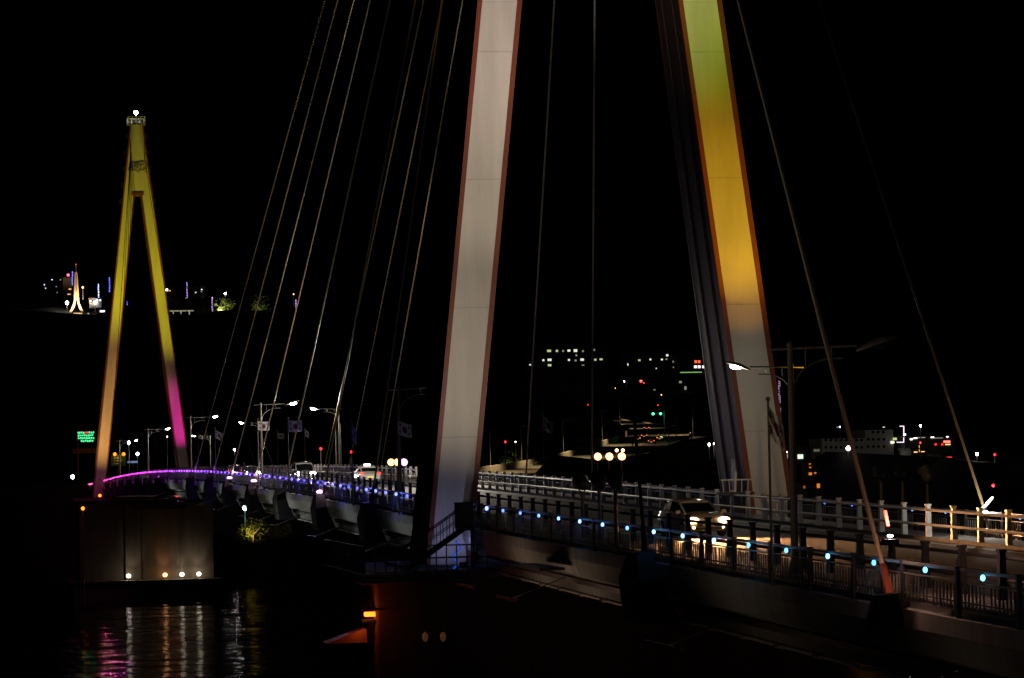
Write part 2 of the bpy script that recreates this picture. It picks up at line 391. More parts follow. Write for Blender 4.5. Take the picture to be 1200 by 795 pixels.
# ------------------------------------------------------------------ piers
def pier_near():
    t = empty('bridge_pier', (0, 0, 0), 0, 'dark reddish concrete pier under the near pylon at the bottom', 'pier', 'concrete piers')
    b = MB(); b.box((0, 0, 8.4), (23.8, 14.4, 16.8+3)); b.build('shaft', M['redconc'], t, bev=.15)
    b = MB(); b.box((0, 0, 18.02), (25.2, 15.8, .44)); b.build('cap', M['redconc'], t, bev=.05)
    for i in (-1, 1):
        b = MB(); b.box((i*7.9, 0, 18.33), (4.2, 8.0, .2)); b.build('leg_plinth', M['conc'], t)
    b = MB(); b.box((0, 0, -.5), (34, 22, 5)); b.build('footing', M['redconc'], t, bev=.2)
    # platform railing
    b = MB()
    for x in frange(-12.4, -3.2, .45): b.box((x, -7.75, 18.85), (.05, .05, 1.2))
    for y in frange(-7.75, 7.75, .45): b.box((-12.45, y, 18.85), (.05, .05, 1.2))
    for dz in (18.9, 19.45):
        b.bar((-12.45, -7.75, dz), (-3.2, -7.75, dz), .07); b.bar((-12.45, -7.75, dz), (-12.45, 7.75, dz), .07)
    b.build('platform_railing', M['dark'], t)
    return t
pier_near()
def pier_far():
    t = empty('bridge_pier', (0, YF, 0), 0, 'distant dark concrete pier under the far pylon with a ledge of four floodlights', 'pier', 'concrete piers')
    b = MB(); b.box((0, 1.5, 8.4), (23, 13, 16.8+3)); b.build('shaft', M['pierconc'], t, bev=.15)
    b = MB(); b.box((4.3, -5.6, 9.2), (15.6, 1.6, 16)); b.box((-1.0, -6.45, 9.2), (.5, .3, 15.6)); b.box((6.3, -6.45, 9.2), (.4, .3, 15.6)); b.box((3, -6.5, 16), (8.6, .3, .4)); b.build('front_panel', M['pierconc'], t, bev=.05)
    b = MB(); b.box((0, 0, 18.02), (25, 16, .44)); b.build('cap', M['pierconc'], t, bev=.05)
    for i in (-1, 1):
        b = MB(); b.box((i*7.9, 0, 18.33), (4.2, 8.0, .2)); b.build('leg_plinth', M['pierconc'], t)
    b = MB(); b.box((0, 0, 3.45), (27, 21, .5)); b.build('ledge', M['pierconc'], t, bev=.08)
    b = MB(); b.box((0, 0, .6), (25.6, 20, 5.2)); b.build('footing', M['redconc'], t, bev=.2)
    return t
pier_far()
# ------------------------------------------------------------------ floodlights
def flood(kind, loc, aim, glass, label, group, en=0, col=(1, 1, 1), angle=20, blend=.6, ph=2.0, size=1.0, size_l=.12):
    "pole floodlight: stem, round bucket housing, front glass"
    loc = Vector(loc); aim = Vector(aim); t = empty('floodlight', loc - Vector((0, 0, ph)), 0, label, 'floodlight', group)
    d = (aim-loc).normalized(); q = d.to_track_quat('Z', 'Y').to_matrix().to_4x4(); c = Vector((0, 0, ph)); Mx = Matrix.Translation(c) @ q
    if ph > .3:
        b = MB(); b.tube((0, 0, 0), (0, 0, ph-.38*size), .07*size, .06*size); b.tube((0, 0, 0), (0, 0, .05), .16, .16); b.build('stem', M['polec'], t)
    b = MB(); b.bar((0, 0, max(0, ph-.42*size)), (.30*size, 0, ph), .05, .05); b.bar((0, 0, max(0, ph-.42*size)), (-.30*size, 0, ph), .05, .05); b.build('bracket', M['blackpl'], t)
    b = MB(); b.lathe([(.02, -.36*size), (.17*size, -.33*size), (.24*size, -.18*size), (.27*size, .1*size), (.30*size, .25*size), (.31*size, .27*size), (.28*size, .27*size), (.27*size, .24*size)], Mx); b.build('housing', M['blackpl'] if kind == 'dark' else M['pole'], t)
    b = MB(); b.lathe([(.27*size, .245*size), (.265*size, .262*size)], Mx); b.build('lens', glass, t)
    if en: lamp('SPOT', loc+d*.5*size, col, en, t, aim, size_l, angle, blend)
    return t
WHT = (1, .84, .68)
# --- near pylon, left leg (three heads left of the oncoming car)
GL = 'three floodlights on pale stems left of the oncoming car'
tgt = lambda s, z: (s*legx(z), -2.4, z)
for i, (px, py) in enumerate(((682, 566), (702, 564), (721, 562))):
    p = on_x(px, py, -6.2 if i < 2 else -7.6)
    en, col, zt, an = ((7600, WHT, 29, 33), (17000, WHT, 40, 28), (28000, (1, .80, .74), 50, 36))[i]
    flood('dark', p, tgt(-1, zt), E_['fl'], ('leftmost', 'middle', 'rightmost')[i]+' of three dark round floodlights on pale stems left of the oncoming car', GL, en, col, an, .9, ph=2.3, size=1.05)
# --- near pylon, right leg (three heads beyond the far fence)
GR = 'three floodlights beyond the far fence at right'
for i, (px, py) in enumerate(((1032, 556), (1057, 554), (1086, 556))):
    p = on_x(px, py, 9.0)
    en, col, zt, an = ((2600, (1, .40, .003), 31, 15), (14500, (1, .54, .002), 35, 26), (20000, (.80, 1, .0), 50, 30))[i]
    flood('dark' if i < 2 else 'grey', p, tgt(1, zt), E_['fl'], ('leftmost', 'middle', 'rightmost pale')[i]+' of three round floodlight heads beyond the far fence, right of the near pylon', GR, en, col, an, .9, ph=2.8, size=1.0)
bk = empty('floodlight_walkway', (9.0, -8, 17.4), 0, 'dark steel bracket walkway carrying floodlights outside the far fence', 'walkway')
b = MB(); b.box((0, 0, 0), (1.2, 22, .12)); b.build('deck_plate', M['dark'], bk)
b = MB()
for y in frange(-10, 10, 5): b.bar((-2.2, y, .3), (.4, y, -.1), .14); 
b.build('bracket', M['dark'], bk)
bk = empty('floodlight_walkway', (-7.9, -26, 19.0), 0, 'dark steel bracket under the rightmost near side floodlight stem', 'walkway')
b = MB(); b.box((0, 0, 0), (1.0, 6, .1)); b.build('deck_plate', M['dark'], bk)
# --- heads behind the near pylon that shine toward the camera
for i, px in enumerate((458, 465.5, 473)):
    p = on_x(px, 543, -6.3); flood('dark', p, (-6.5, -2+p.y*.2, 30), [E_['flo'], E_['flo'], E_['vio']][i], ('left orange', 'middle orange', 'right violet')[i]+' glowing floodlight of three on stems left of the near pylon', 'three lit floodlights left of the near pylon', 0, ph=2.3, size=.75)
    b = MB(); b.ball((0, 0, 0), .17, 10); b.build('lamp_bulb', [E_['flo'], E_['flo'], E_['vio']][i], [o for o in COL.objects if o.name.startswith('floodlight')][-1] if False else None, loc=p+Vector((0, -.3, .02))).name = 'lamp_bulb_tmp'
for i, px in enumerate((700, 713.5, 728)):
    p = on_x(px, 536, 8.4); flood('dark', p, (7, 6, 30), E_['flo'], ('left', 'middle', 'right')[i]+' glowing orange floodlight of three behind the far guardrail between the pylon legs', 'three lit floodlights between the near pylon legs', 0, ph=2.6, size=.85)
    b = MB(); b.ball((0, 0, 0), .19, 10); b.build('lamp_bulb', E_['flo'], None, loc=p+Vector((0, -.35, .02))).name = 'lamp_bulb_tmp'
# attach the bulbs to their floodlights
fls = [o for o in COL.objects if o.type == 'EMPTY' and o.name.startswith('floodlight') and not o.name.startswith('floodlight_w')]
for o in [o for o in COL.objects if o.name.startswith('lamp_bulb_tmp')]:
    best = min(fls, key=lambda f: (f.location.xy-o.location.xy).length)
    o.location = o.location-best.location; o.parent = best; o.name = 'lamp_bulb'
# --- far pylon floods
FY = YF-22
GF = 'floodlights in front of the far pylon'
for i, (x, col, en, tg, an, pl) in enumerate((
        (-8.2, (1, .82, .02), 50000, (-2.2, YF, 74), 36, 'left outer'), (-9.4, (1, .50, .12), 16000, (-6.0, YF, 35), 56, 'left inner'),
        (9.4, (.95, .84, .015), 50000, (1.8, YF, 74), 44, 'right outer'), (10.6, (1, .03, .50), 16000, (6.0, YF, 34), 30, 'right inner'))):
    flood('dark', (x, FY, 21.6), tg, E_['flo'], 'small unlit looking '+pl+' floodlight on the deck edge before the far pylon', GF, en, col, an, .8, ph=1.6, size=.7)
# --- four floods on the far pier ledge
for i, (px, col, wrd) in enumerate(((150, (1, .78, .52), 'leftmost white'), (193, (1, .45, .18), 'orange tinted second'), (213, (1, .78, .54), 'white third'), (233, (1, .78, .54), 'rightmost white'))):
    D = 545; p = at(px, 674, D); p.y = YF-9.2; p.z = 4.5
    t = flood('grey', p, (p.x+(1.0 if i < 1 else 0), YF-6.4, 8.0), E_['pierw'] if i != 1 else E_['flo'], wrd+' floodlight on the ledge of the far pier above the water', 'four floodlights on the far pier ledge', 330 if i != 1 else 450, col, 62, 1, ph=.75, size=1.0)
    lamp('POINT', (p.x, YF-7.7, 4.7), col, 110, t, size=.15)
    b = MB(); b.ball((0, -.3, .8), .42, 12, (1, .6, .9)); b.build('lamp_bulb', E_['pierw'] if i != 1 else E_['flo'], t)
for (lx, ly), aim, en, an, col, lb in (((-72, 70), (-6, 84, 46), 10000, 78, (1, .80, .45), 'added unseen floodlight on a dolphin left of the bridge lighting the main span cables'), ((-62, -75), (-6, -54, 33), 12000, 27, (1, .82, .58), 'small added unseen floodlight left of the near pylon lighting the back stay cables')):  # unseen floodlights added to brighten the stay cables
    t = flood('dark', (lx, ly, 6.0), aim, E_['fl'], lb, None, en, col, an, .8, ph=5.5, size=1.2)
    b = MB(); b.tube((0, 0, -6), (0, 0, .1), 1.2, 1.2, 16); b.build('dolphin', M['conc'], t)
# added light bars below the fence, no visible source, to brighten the girder web
ordw = ['first', 'second', 'third', 'fourth', 'fifth', 'sixth', 'seventh', 'eighth', 'ninth', 'tenth', 'eleventh', 'twelfth', 'thirteenth', 'fourteenth', 'fifteenth', 'sixteenth', 'seventeenth', 'eighteenth', 'nineteenth', 'twentieth', 'twenty first', 'twenty second', 'twenty third']
proto = None; k_ = 0
for Y in (-76, -55, -28, -18, 18, 42, 66, 79, 92, 117, 140, 164, 190, 215):
    base = Vector((-7.2, Y, zf(Y)-.75)); near = Y < 0
    if proto is None:
        t = empty('added_web_light', base, 0, '', 'light', 'added girder light bars below the near side fence')
        b = MB(); b.bar((0, 0, .1), (-2.2, 0, -.7), .035); b.build('outrigger', M['blackpl'], t)
        b = MB(); b.box((-2.25, 0, -.66), (.10, 5.0, .10)); b.build('housing', M['blackpl'], t); proto = t
    else:
        t = copy_tree(proto); t.location = base
    t['label'] = 'added dark girder light bar on an outrigger below the fence, %s counted from the right' % ordw[k_]; k_ += 1
    la = lamp('AREA', base+Vector((-2.08, 0, -.62)), (1, .68, .45) if near else (.92, 1, .97), (13 if Y > -40 else 1.5) if near else 30, t, base+Vector((0, 0, .1)))
    la.data.shape = 'RECTANGLE'; la.data.size = .12; la.data.size_y = 5.0
    la.rotation_euler = Matrix(((0, 0, -1), (0, 1, 0), (1, 0, 0))).to_euler(); la.rotation_euler = (0, math.radians(-90-14), 0)
# ------------------------------------------------------------------ stay cables
def cable(s, Yk, Zt, k, label='', Yp=0, grp='stay cables of the near pylon', r=.058, red=False, m='cable'):
    sg = 1 if Yk > Yp else -1
    xt = s*max(1.2, legx(Zt)*.9); T = Vector((xt, Yp+sg*1.8, Zt)); B = Vector((s*7.3, Yk, zf(Yk)+.55))
    t = empty('stay_cable', B, 0, label, 'cable', grp)
    pts = []
    for i in range(25):
        u = i/24; p = T.lerp(B, u); p.z -= 4*k*u*(1-u); pts.append(p-B)
    MB().path(pts, r, 6).build('strand', M[m], t)
    d = (pts[-2]-pts[-1]).normalized()
    b = MB(); b.tube(Vector(), d*1.5, .12, .09, 8); b.build('guide_pipe', M['rust'] if red else M['dark'], t)
    b = MB(); a = .75 if Yk > -60 else .28; b.hexa([(s*-.1, -a*2.2, -.5), (s*.62, -a*2.2, -.6), (s*.62, a*2.2, -.6), (s*-.1, a*2.2, -.5)], [(s*-.1, -a, .35), (s*.45, -a, .3), (s*.45, a, .3), (s*-.1, a, .35)])
    if Yk > -60: b.hexa([(s*-.75, -a*2.2, -2.0), (s*.45, -a*2.2, -2.0), (s*.45, a*2.2, -2.0), (s*-.75, a*2.2, -2.0)], [(s*-.1, -a*2.2, -.503), (s*.62, -a*2.2, -.603), (s*.62, a*2.2, -.603), (s*-.1, a*2.2, -.503)])
    b.build('anchor_housing', M['hous'], t)
    return t, B, d
ordn = ['first', 'second', 'third', 'fourth', 'fifth', 'sixth', 'seventh']
NEARC = [(177, 84, 1.0), (151, 83.6, 1), (129, 81.6, 1), (105, 81, 1), (81, 79.8, 1), (55, 79.2, .5), (30, 81, .2)]
for i, (Yk, Zt, k) in enumerate(NEARC):
    cable(-1, Yk, Zt, 0, 'near side stay cable left of the near pylon, %s counted from the left' % ordn[i])
FARC = [(186, 84, 0), (164, 82, 0), (139, 81.6, 0), (114, 84, 0), (88, 82, 0), (62, 77, 0), (39, 73, 0)]
for i, (Yk, Zt, k) in enumerate(FARC):
    cable(1, Yk, Zt, 0, m='litcable' if i > 4 else 'cable', label= ['far side stay cable left of the near pylon, %s counted from the left' % ordn[i], 'far side stay cable between the near pylon legs, left of the two bright ones', 'far side stay cable hanging almost upright between the near pylon legs'][max(0, i-4) if i > 3 else 0])
t1, B1, d1 = cable(-1, -71.3, 79, 0, 'thick near side back stay cable at right with a red lit anchor', r=.066, red=True, m='litcable')
t2, B2, d2 = cable(1, -36, 76, 0, 'far side back stay cable at right ending at a white lit anchor')
cable(-1, -43, 72, 0, 'dim near side back stay cable ending left of the oncoming car', m='shadecable')
cable(1, -68, 79, 0, 'far side back stay cable that leaves the picture at right')
for s, sd_ in ((-1, 'near side'), (1, 'far side')):
    for i, dY in enumerate((30, 55, 81, 105, 129, 153, 177)):
        cable(s, YF-dY, 82.5-i*.0-(.5*(6-i)), 0, '%s stay cable of the far pylon over the main span, %s from that pylon' % (sd_, ordn[i]), YF, 'stay cables of the far pylon', r=.045, m='shadecable')
    for i, dY in enumerate((38, 68)):
        cable(s, YF+dY, 82-(1-i)*2, 0, '%s back stay cable behind the far pylon, %s from it' % (sd_, ordn[i]), YF, 'stay cables of the far pylon', r=.045, m='shadecable')
# small lit fixtures by the cable anchors
def anchor_light(p, m, label, col, en, r=.22, aim=None, group='lit fixtures at the cable anchors'):
    t = empty('cable_light', p, 0, label, 'light', group)
    b = MB(); b.box((0, 0, -.12), (.3, .45, .12)); b.tube((0, 0, -.4), (0, 0, -.1), .04); b.build('base', M['blackpl'], t)
    b = MB(); b.ball((0, 0, .02), r, 10, (1.1, 1.7, .55)); b.build('lens', m, t)
    if en: lamp('POINT', Vector(p)+Vector((0, -.1, .5)), col, en, t, size=.1)
    return t
for px, py, wrd in ((297.5, 564, 'pinkish white oval lamp on the deck edge, middle one of three'), (375, 577, 'pinkish white oval lamp on the deck edge, right one of three'), (269, 560.5, 'pinkish white oval lamp on the deck edge, left one of three')):
    anchor_light(on_x(px, py, -7.45), E_['pinkf'], wrd, (1, .7, .9), 90, r=.22)
t = anchor_light(B1+Vector((-.30, -.9, 1.75)), E_['headw'], 'red and white lamp fixed low on the thick stay cable at right', (1, .50, .36), 200, r=.06)
b = MB(); b.bar((.03, .25, .25), (.02, .45, .62), .07, .05); b.build('reflector_strip', emi('red_reflector', (1, .12, .08), .9), t)
t = anchor_light(B2+Vector((-.4, -.2, 1.1)), E_['headw'], 'white lamp on a bracket at the far side cable anchor at right', (1, .95, .85), 190, r=.10)
b = MB(); b.bar((-.35, -.3, 0), (.3, .1, .55), .10, .07); b.build('bracket_arm', M['guard'], t)
b = MB(); b.ball((.35, .1, 1.0), .06); b.build('marker_lamp', E_['red'], t)
# ------------------------------------------------------------------ street lamps
def street_lamp(s, Y, lit, label, h=6.5, arm=2.45, col=(1, .88, .70), en=900):
    "twin arm lamp: tapered pole, straight top arm, curved brace, boat shaped head reaching over the road"
    base = Vector((s*6.98, Y, zf(Y)+.78)); t = empty('street_lamp', base, 0, label, 'street lamp', 'street lamps along the bridge')
    b = MB(); b.tube((0, 0, 0), (0, 0, h), .11, .075, 10); b.lathe([(.2, 0), (.2, .1), (.13, .5), (.12, .52)]); b.ball((0, 0, h), .1); b.build('pole', M['polec'], t)
    b = MB(); b.tube((s*.55, 0, h-.12), (-s*(arm-.5), 0, h-.05), .045, .035)
    pts = [Vector((-s*1.15*math.sin(math.radians(a)), 0, h-1.5+1.05*(1-math.cos(math.radians(a))))) for a in range(0, 91, 15)]
    pts = [Vector((-s*(.05+1.2*(1-math.cos(math.radians(a)))), 0, h-1.35+.95*math.sin(math.radians(a)))) for a in range(0, 91, 15)]; pts.append(Vector((-s*1.55, 0, h-.40)))
    b.path(pts, .03); b.tube((-s*.45, 0, h-.6), (-s*.45, 0, h-.1), .02); b.tube((-s*1.2, 0, h-.42), (-s*1.2, 0, h-.1), .02); b.build('arm', M['pole'], t)
    hd = Matrix.Translation((-s*(arm+.05), 0, h-.02)) @ Matrix.Rotation(s*math.radians(18), 4, 'Y')
    b = MB(); rr = []
    prof = [(-.60, .03, .05), (-.40, .12, .10), (-.1, .19, .15), (.25, .20, .14), (.5, .13, .08), (.66, .03, .03)]
    prev = None
    for x, hw_, hh in prof:
        ringv = [b.bm.verts.new(hd @ Vector((-s*x, hw_*math.cos(a), max(-.02, hh*math.sin(a))))) for a in [2*math.pi*i/12 for i in range(12)]]
        if prev:
            for i in range(12): b.bm.faces.new((prev[i], prev[(i+1) % 12], ringv[(i+1) % 12], ringv[i]))
        else: b.bm.faces.new(ringv[::-1])
        prev = ringv
    b.bm.faces.new(prev); hdo = b.build('lamp_head', M['pole'], t)
    b = MB(); b.ball(hd @ Vector((-s*.05, 0, -.02)), .155, 12, (2.0, .95, .85)); b.build('lens', lit or M['glass'], hdo)
    if lit and en: lamp('POINT', base+hd @ Vector((0, 0, -.35)), col, en, t, size=.15)
    return t
pw = E_['lampw']
for Y, lit, lb in ((-61, None, 'nearest unlit street lamp, dark pole before the near pylon right leg'), (19.8, None, 'unlit street lamp just left of the near pylon left leg'),
                   (100.8, pw, 'lit street lamp on a pale pole beside the Korean flags'), (182.4, pw, 'lit near side street lamp well beyond mid bridge, brightest at far left'), (264, pw, 'lit near side street lamp seen between the far pylon legs, right one'), (345.6, pw, 'lit near side street lamp seen between the far pylon legs, left one')):
    street_lamp(-1, Y, lit, lb, en=1000)
for Y, lit, lb in ((-9.3, pw, 'lit street lamp shining on the near pylon right leg'), (80, pw, 'lit far side street lamp hidden behind the near pylon left leg'), (167, pw, 'lit far side street lamp right of the two Korean flags'), (253, pw, 'lit far side street lamp between the two left flags and the far pylon'), (341, pw, 'lit far side street lamp just right of the far pylon')):
    street_lamp(1, Y, lit, lb, en=9000 if 70 < Y < 90 else (230 if Y < 0 else 1500), h=6.9)
street_lamp(1, -94, emi('sodium_lamp', (1, .55, .15), 50), 'sodium street lamp outside the picture at right', col=(1, .55, .12), en=0)
sl = [o for o in COL.objects if o.get('label', '').startswith('sodium')][0]
lamp('SPOT', (5.0, -93, 26), (1, .50, .10), 12000, sl, (5.3, -45, 20.2), .15, 16, .8)  # narrow beam added to warm the far guardrail
# ------------------------------------------------------------------ flags
def flag(p, top, wd, ht, label, droop=0, sgn=1, dim=False):
    base = Vector((p.x, p.y, zf(p.y)+.55)); t = empty('flagpole', base, 0, label, 'flag', 'flagpoles along the bridge')
    L = top-base.z
    b = MB(); b.tube((0, 0, 0), (0, 0, L), .045, .03); b.ball((0, 0, L+.05), .07); b.build('pole', M['polec'], t)
    b = MB(); nx, nz = 36, 24; vs = {}
    for i in range(nx+1):
        for j in range(nz+1):
            u, v = i/nx, j/nz
            x = sgn*wd*(u*(1-.55*droop)); z = L-.1-ht*(1-v) - droop*wd*.75*u - .06*wd*math.sin(u*3)
            y = .10*wd*math.sin(u*8+v*1.2)*(.3+u) + droop*.10*math.sin(v*9+u*4)
            vs[i, j] = b.bm.verts.new((x, y, z))
    def design(u, v):
        X, Y_ = (u-.5)*1.5, (v-.5); r = math.hypot(X, Y_)
        if r < .25:
            th = math.atan2(2, 3); xr = X*math.cos(-th)-Y_*math.sin(-th); yr = X*math.sin(-th)+Y_*math.cos(-th)
            up = yr > 0
            if math.hypot(xr+.125, yr) < .125: up = True
            elif math.hypot(xr-.125, yr) < .125: up = False
            return 1 if up else 2
        for cx, cy, broken in ((-.52, .27, ()), (.52, .27, (0, 2, 1)[0:1]+(2,)), (-.52, -.27, (1,)), (.52, -.27, (0, 1, 2))):
            a = math.atan2(cy, cx); dx, dy = X-cx*.9, Y_-cy*.9; al = dx*math.cos(a)+dy*math.sin(a); ac = -dx*math.sin(a)+dy*math.cos(a)
            if abs(ac) < .125 and abs(al) < .105:
                k = int((al+.105)/.07); fr = (al+.105)/.07-k
                if .12 < fr < .88 and not (k in broken and abs(ac) < .015): return 3
        return 0
    for i in range(nx):
        for j in range(nz):
            f = b.bm.faces.new((vs[i, j], vs[i+1, j], vs[i+1, j+1], vs[i, j+1])); f.material_index = design((i+.5)/nx, (j+.5)/nz); f.smooth = True
    b.build('flag_cloth', [M['fl_w'], M['fl_r'], M['fl_b'], M['fl_k']], t)
def topz(px, py, X): return on_x(px, py, X)
for px, pt, X, wd, ht, dr, sg, lb in (
        (900, 470, -7.5, .85, .75, .9, 1, 'dark drooping flag on a slim pole before the near pylon right leg'),
        (465.5, 490, -7.5, .95, .72, .35, 1, 'small Korean flag on a pole just left of the near pylon'),
        (302, 492, -7.5, .95, .70, .05, 1, 'bright Korean flag beside the lit pale lamp pole'),
        (337.5, 491, -7.5, 1.0, .80, .0, 1, 'larger Korean flag on a pole right of the bright one'),
        (252, 502, -7.5, .95, .75, .5, 1, 'half folded pale flag left of the lit lamp pole'),
        (636, 486, 7.5, .95, .85, .55, 1, 'pale folded flag on a slim pole between the near pylon legs'),
        (412, 494, -7.5, .6, .9, .95, 1, 'drooping dark flag on the pole between van and taxi'),
        (325, 506, 7.5, .95, .7, .2, 1, 'dim distant flag between the two Korean flags'),
        (357, 502, 7.5, .7, .7, .6, 1, 'thin dim flag right of the larger Korean flag'),
        (232, 508, 7.5, 1.0, .7, .3, 1, 'small dim flag near the far pylon')):
    q = on_x(px, pt, X); flag(q, q.z, wd, ht, lb, dr, sg)
# slim marker posts with red lamps
for px, py, X, lb in ((376, 526, 7.4, 'slim white post with a red top light left of the van'), (412, 530, 7.4, 'slim post with a red top light between van and taxi')):
    q = on_x(px, py, X); t = empty('marker_post', (q.x, q.y, zf(q.y)+.55), 0, lb, 'marker post', 'marker posts with red lights')
    h = q.z-zf(q.y)-.55; b = MB(); b.tube((0, 0, 0), (0, 0, h), .05); b.build('post', M['guard'], t)
    b = MB(); b.ball((0, 0, h), .15, 8); b.build('lamp', E_['red'], t)
for px, pt, lb in ((323, 512, 'ladder like double mast standing between the two Korean flags'), (396, 497, 'ladder like double mast left of the taxi')):
    q = on_x(px-18 if px < 330 else px, pt, 7.6); t = empty('mast', (q.x, q.y, zf(q.y)+.55), 0, lb, 'mast', 'double masts'); h = q.z-zf(q.y)-.55
    b = MB(); b.tube((-.25, 0, 0), (-.25, 0, h), .05); b.tube((.25, 0, 0), (.25, 0, h), .05)
    for i in range(1, int(h/.6)): b.bar((-.25, 0, i*.6), (.25, 0, i*.6), .03)
    b.build('lattice', M['pole'], t)
# ------------------------------------------------------------------ cars
def car(loc, rz, label, kind='hatch', paint='carw', front=None, tail=None, group='vehicles on the bridge', lights=0, col=(1, .62, .35), scale=1, detail=True, taxi=False):
    "the car points along its local -Y; origin on the road below its middle"
    prof = dict(  # y, bottom, belt, roof, half width at belt, half width at roof
        hatch=[(-2.12, .42, .62, .62, .62, .60), (-2.02, .22, .74, .74, .80, .74), (-1.45, .20, .90, .92, .88, .72), (-.95, .20, .98, 1.02, .90, .72), (-.25, .20, 1.0, 1.46, .90, .62), (.6, .20, 1.02, 1.52, .90, .64), (1.45, .20, 1.04, 1.42, .88, .62), (1.95, .24, 1.0, 1.06, .84, .66), (2.08, .35, .80, .82, .74, .66)],
        sedan=[(-2.3, .42, .60, .60, .64, .6), (-2.2, .22, .72, .72, .80, .74), (-1.4, .20, .88, .90, .88, .74), (-.9, .20, .94, .98, .90, .72), (-.1, .20, .96, 1.38, .90, .60), (.75, .20, .98, 1.42, .90, .62), (1.55, .20, 1.0, 1.06, .88, .70), (2.15, .24, .98, 1.0, .84, .72), (2.28, .36, .80, .82, .76, .68)],
        van=[(-2.45, .45, .72, .72, .70, .68), (-2.35, .25, .95, .95, .86, .8), (-1.9, .24, 1.10, 1.12, .92, .82), (-1.2, .24, 1.15, 1.85, .93, .76), (0, .24, 1.15, 1.95, .93, .78), (1.4, .24, 1.15, 1.95, .93, .78), (2.3, .24, 1.15, 1.88, .92, .76), (2.42, .35, 1.0, 1.02, .86, .76)])[kind]
    t = empty('car' if kind != 'van' else 'van', loc, rz, label, 'car' if kind != 'van' else 'van', group); t.scale = (scale,)*3
    # lower body shell
    b = MB(); prev = None
    for (y, bo, be, ro, wb, wr) in prof:
        sec_ = [(-wb*.86, bo), (-wb, bo+.12), (-wb*1.01, (bo+be)/2), (-wb*.985, be-.05), (-wb*.92, be), (0, be+.03), (wb*.92, be), (wb*.985, be-.05), (wb*1.01, (bo+be)/2), (wb, bo+.12), (wb*.86, bo)]
        ringv = [b.bm.verts.new((x, y, z)) for x, z in sec_]; n = len(sec_)
        if prev:
            for i in range(n): f = b.bm.faces.new((prev[i], prev[(i+1) % n], ringv[(i+1) % n], ringv[i])); f.smooth = True
        else: b.bm.faces.new(ringv[::-1])
        prev = ringv
    b.bm.faces.new(prev); b.build('body', M[paint], t)
    cab = [q for q in prof if q[3]-q[2] > .015]
    # glasshouse and roof
    b = MB(); prev = None
    for (y, bo, be, ro, wb, wr) in cab:
        ringv = [b.bm.verts.new(p) for p in ((-wb*.90, y, be-.02), (-wr, y, max(be, ro-.06)), (wr, y, max(be, ro-.06)), (wb*.90, y, be-.02))]
        if prev:
            for i in range(4): b.bm.faces.new((prev[i], prev[(i+1) % 4], ringv[(i+1) % 4], ringv[i]))
        else: b.bm.faces.new(ringv[::-1])
        prev = ringv
    b.bm.faces.new(prev); b.build('glasshouse', M['glass'], t)
    rf = [q for q in cab if q[3]-q[2] > .3]
    b = MB(); prev = None
    for (y, bo, be, ro, wb, wr) in [(rf[0][0]-.08,)+rf[0][1:3]+(rf[0][3]-.05,)+rf[0][4:]]+rf+[(rf[-1][0]+.12,)+rf[-1][1:3]+(rf[-1][3]-.06,)+rf[-1][4:]]:
        ringv = [b.bm.verts.new(p) for p in ((-wr-.03, y, ro-.10), (-wr*.93, y, ro-.01), (0, y, ro+.03), (wr*.93, y, ro-.01), (wr+.03, y, ro-.10), (0, y, ro-.05))]
        if prev:
            for i in range(6): f = b.bm.faces.new((prev[i], prev[(i+1) % 6], ringv[(i+1) % 6], ringv[i])); f.smooth = True
        else: b.bm.faces.new(ringv[::-1])
        prev = ringv
    b.bm.faces.new(prev); b.build('roof', M[paint], t)
    q0 = [q for q in cab if q[3]-q[2] < .3][0]; q1 = rf[0]; qe = [q for q in cab if q[3]-q[2] < .3][-1] if kind != 'van' else rf[-1]; q2 = rf[-1]
    ym = (q1[0]+q2[0])/2
    for s in (-1, 1):
        for pa in (((s*q0[4]*.88, q0[0], q0[2]+.02), (s*(q1[5]+.0), q1[0], q1[3]-.07), .07, .07), ((s*(q2[5]), q2[0], q2[3]-.08), (s*qe[4]*.86, qe[0]+.01, qe[2]+.02), .08, .08), ((s*(.905*.90), ym, 1.0), (s*(q1[5]+.03), ym, q1[3]-.06), .06, .03)):
            b = MB(); b.bar(*pa); b.build('pillar', M[paint], t)
    for s in (-1, 1):
        b = MB(); b.box((s*(q0[4]+.10), q0[0]+.32, q0[2]+.10), (.20, .12, .15)); b.build('mirror', M[paint], t, bev=.03)
    for s in (-1, 1):
        for y in (prof[0][0]+.78, prof[-1][0]-.75):
            Mw = Matrix.Translation((s*.80, y, .32)) @ Matrix.Rotation(math.pi/2, 4, 'Y')
            b = MB(); b.lathe([(.2, -.11), (.31, -.11), (.325, -.06), (.325, .06), (.31, .11), (.2, .11)], Mw, 20); wo = b.build('wheel', M['tyre'], t)
            b = MB(); b.lathe([(.03, -.115), (.19, -.116), (.20, .116), (.03, .115)], Mw, 12); b.build('rim', M['rim'], wo)
    y0 = prof[1][0]; hz = prof[1][2]-.08
    for s in (-1, 1):
        b = MB(); b.ball((s*(prof[1][4]-.14), y0-.08, hz), .19, 12, (1.35, .95, .70)); b.build('headlight', front or M['glass'], t)
        b = MB(); b.ball((s*(prof[1][4]-.20), y0-.04, .38), .08, 8, (1.1, .6, .8)); b.build('fog_lamp', front if (front and detail) else M['glass'], t)
    b = MB(); b.box((0, prof[0][0]-.0, .50), (1.0, .05, .13)); b.box((0, prof[0][0]+.03, .33), (1.15, .08, .10)); b.build('grille', M['blackpl'], t)
    y1 = prof[-2][0]+.03; tz = prof[-2][2]-.14
    for s in (-1, 1):
        b = MB(); b.box((s*(prof[-2][4]-.15), y1+.04, tz), (.30, .12, .16)); b.build('tail_light', tail or M['fl_r'], t, bev=.03)
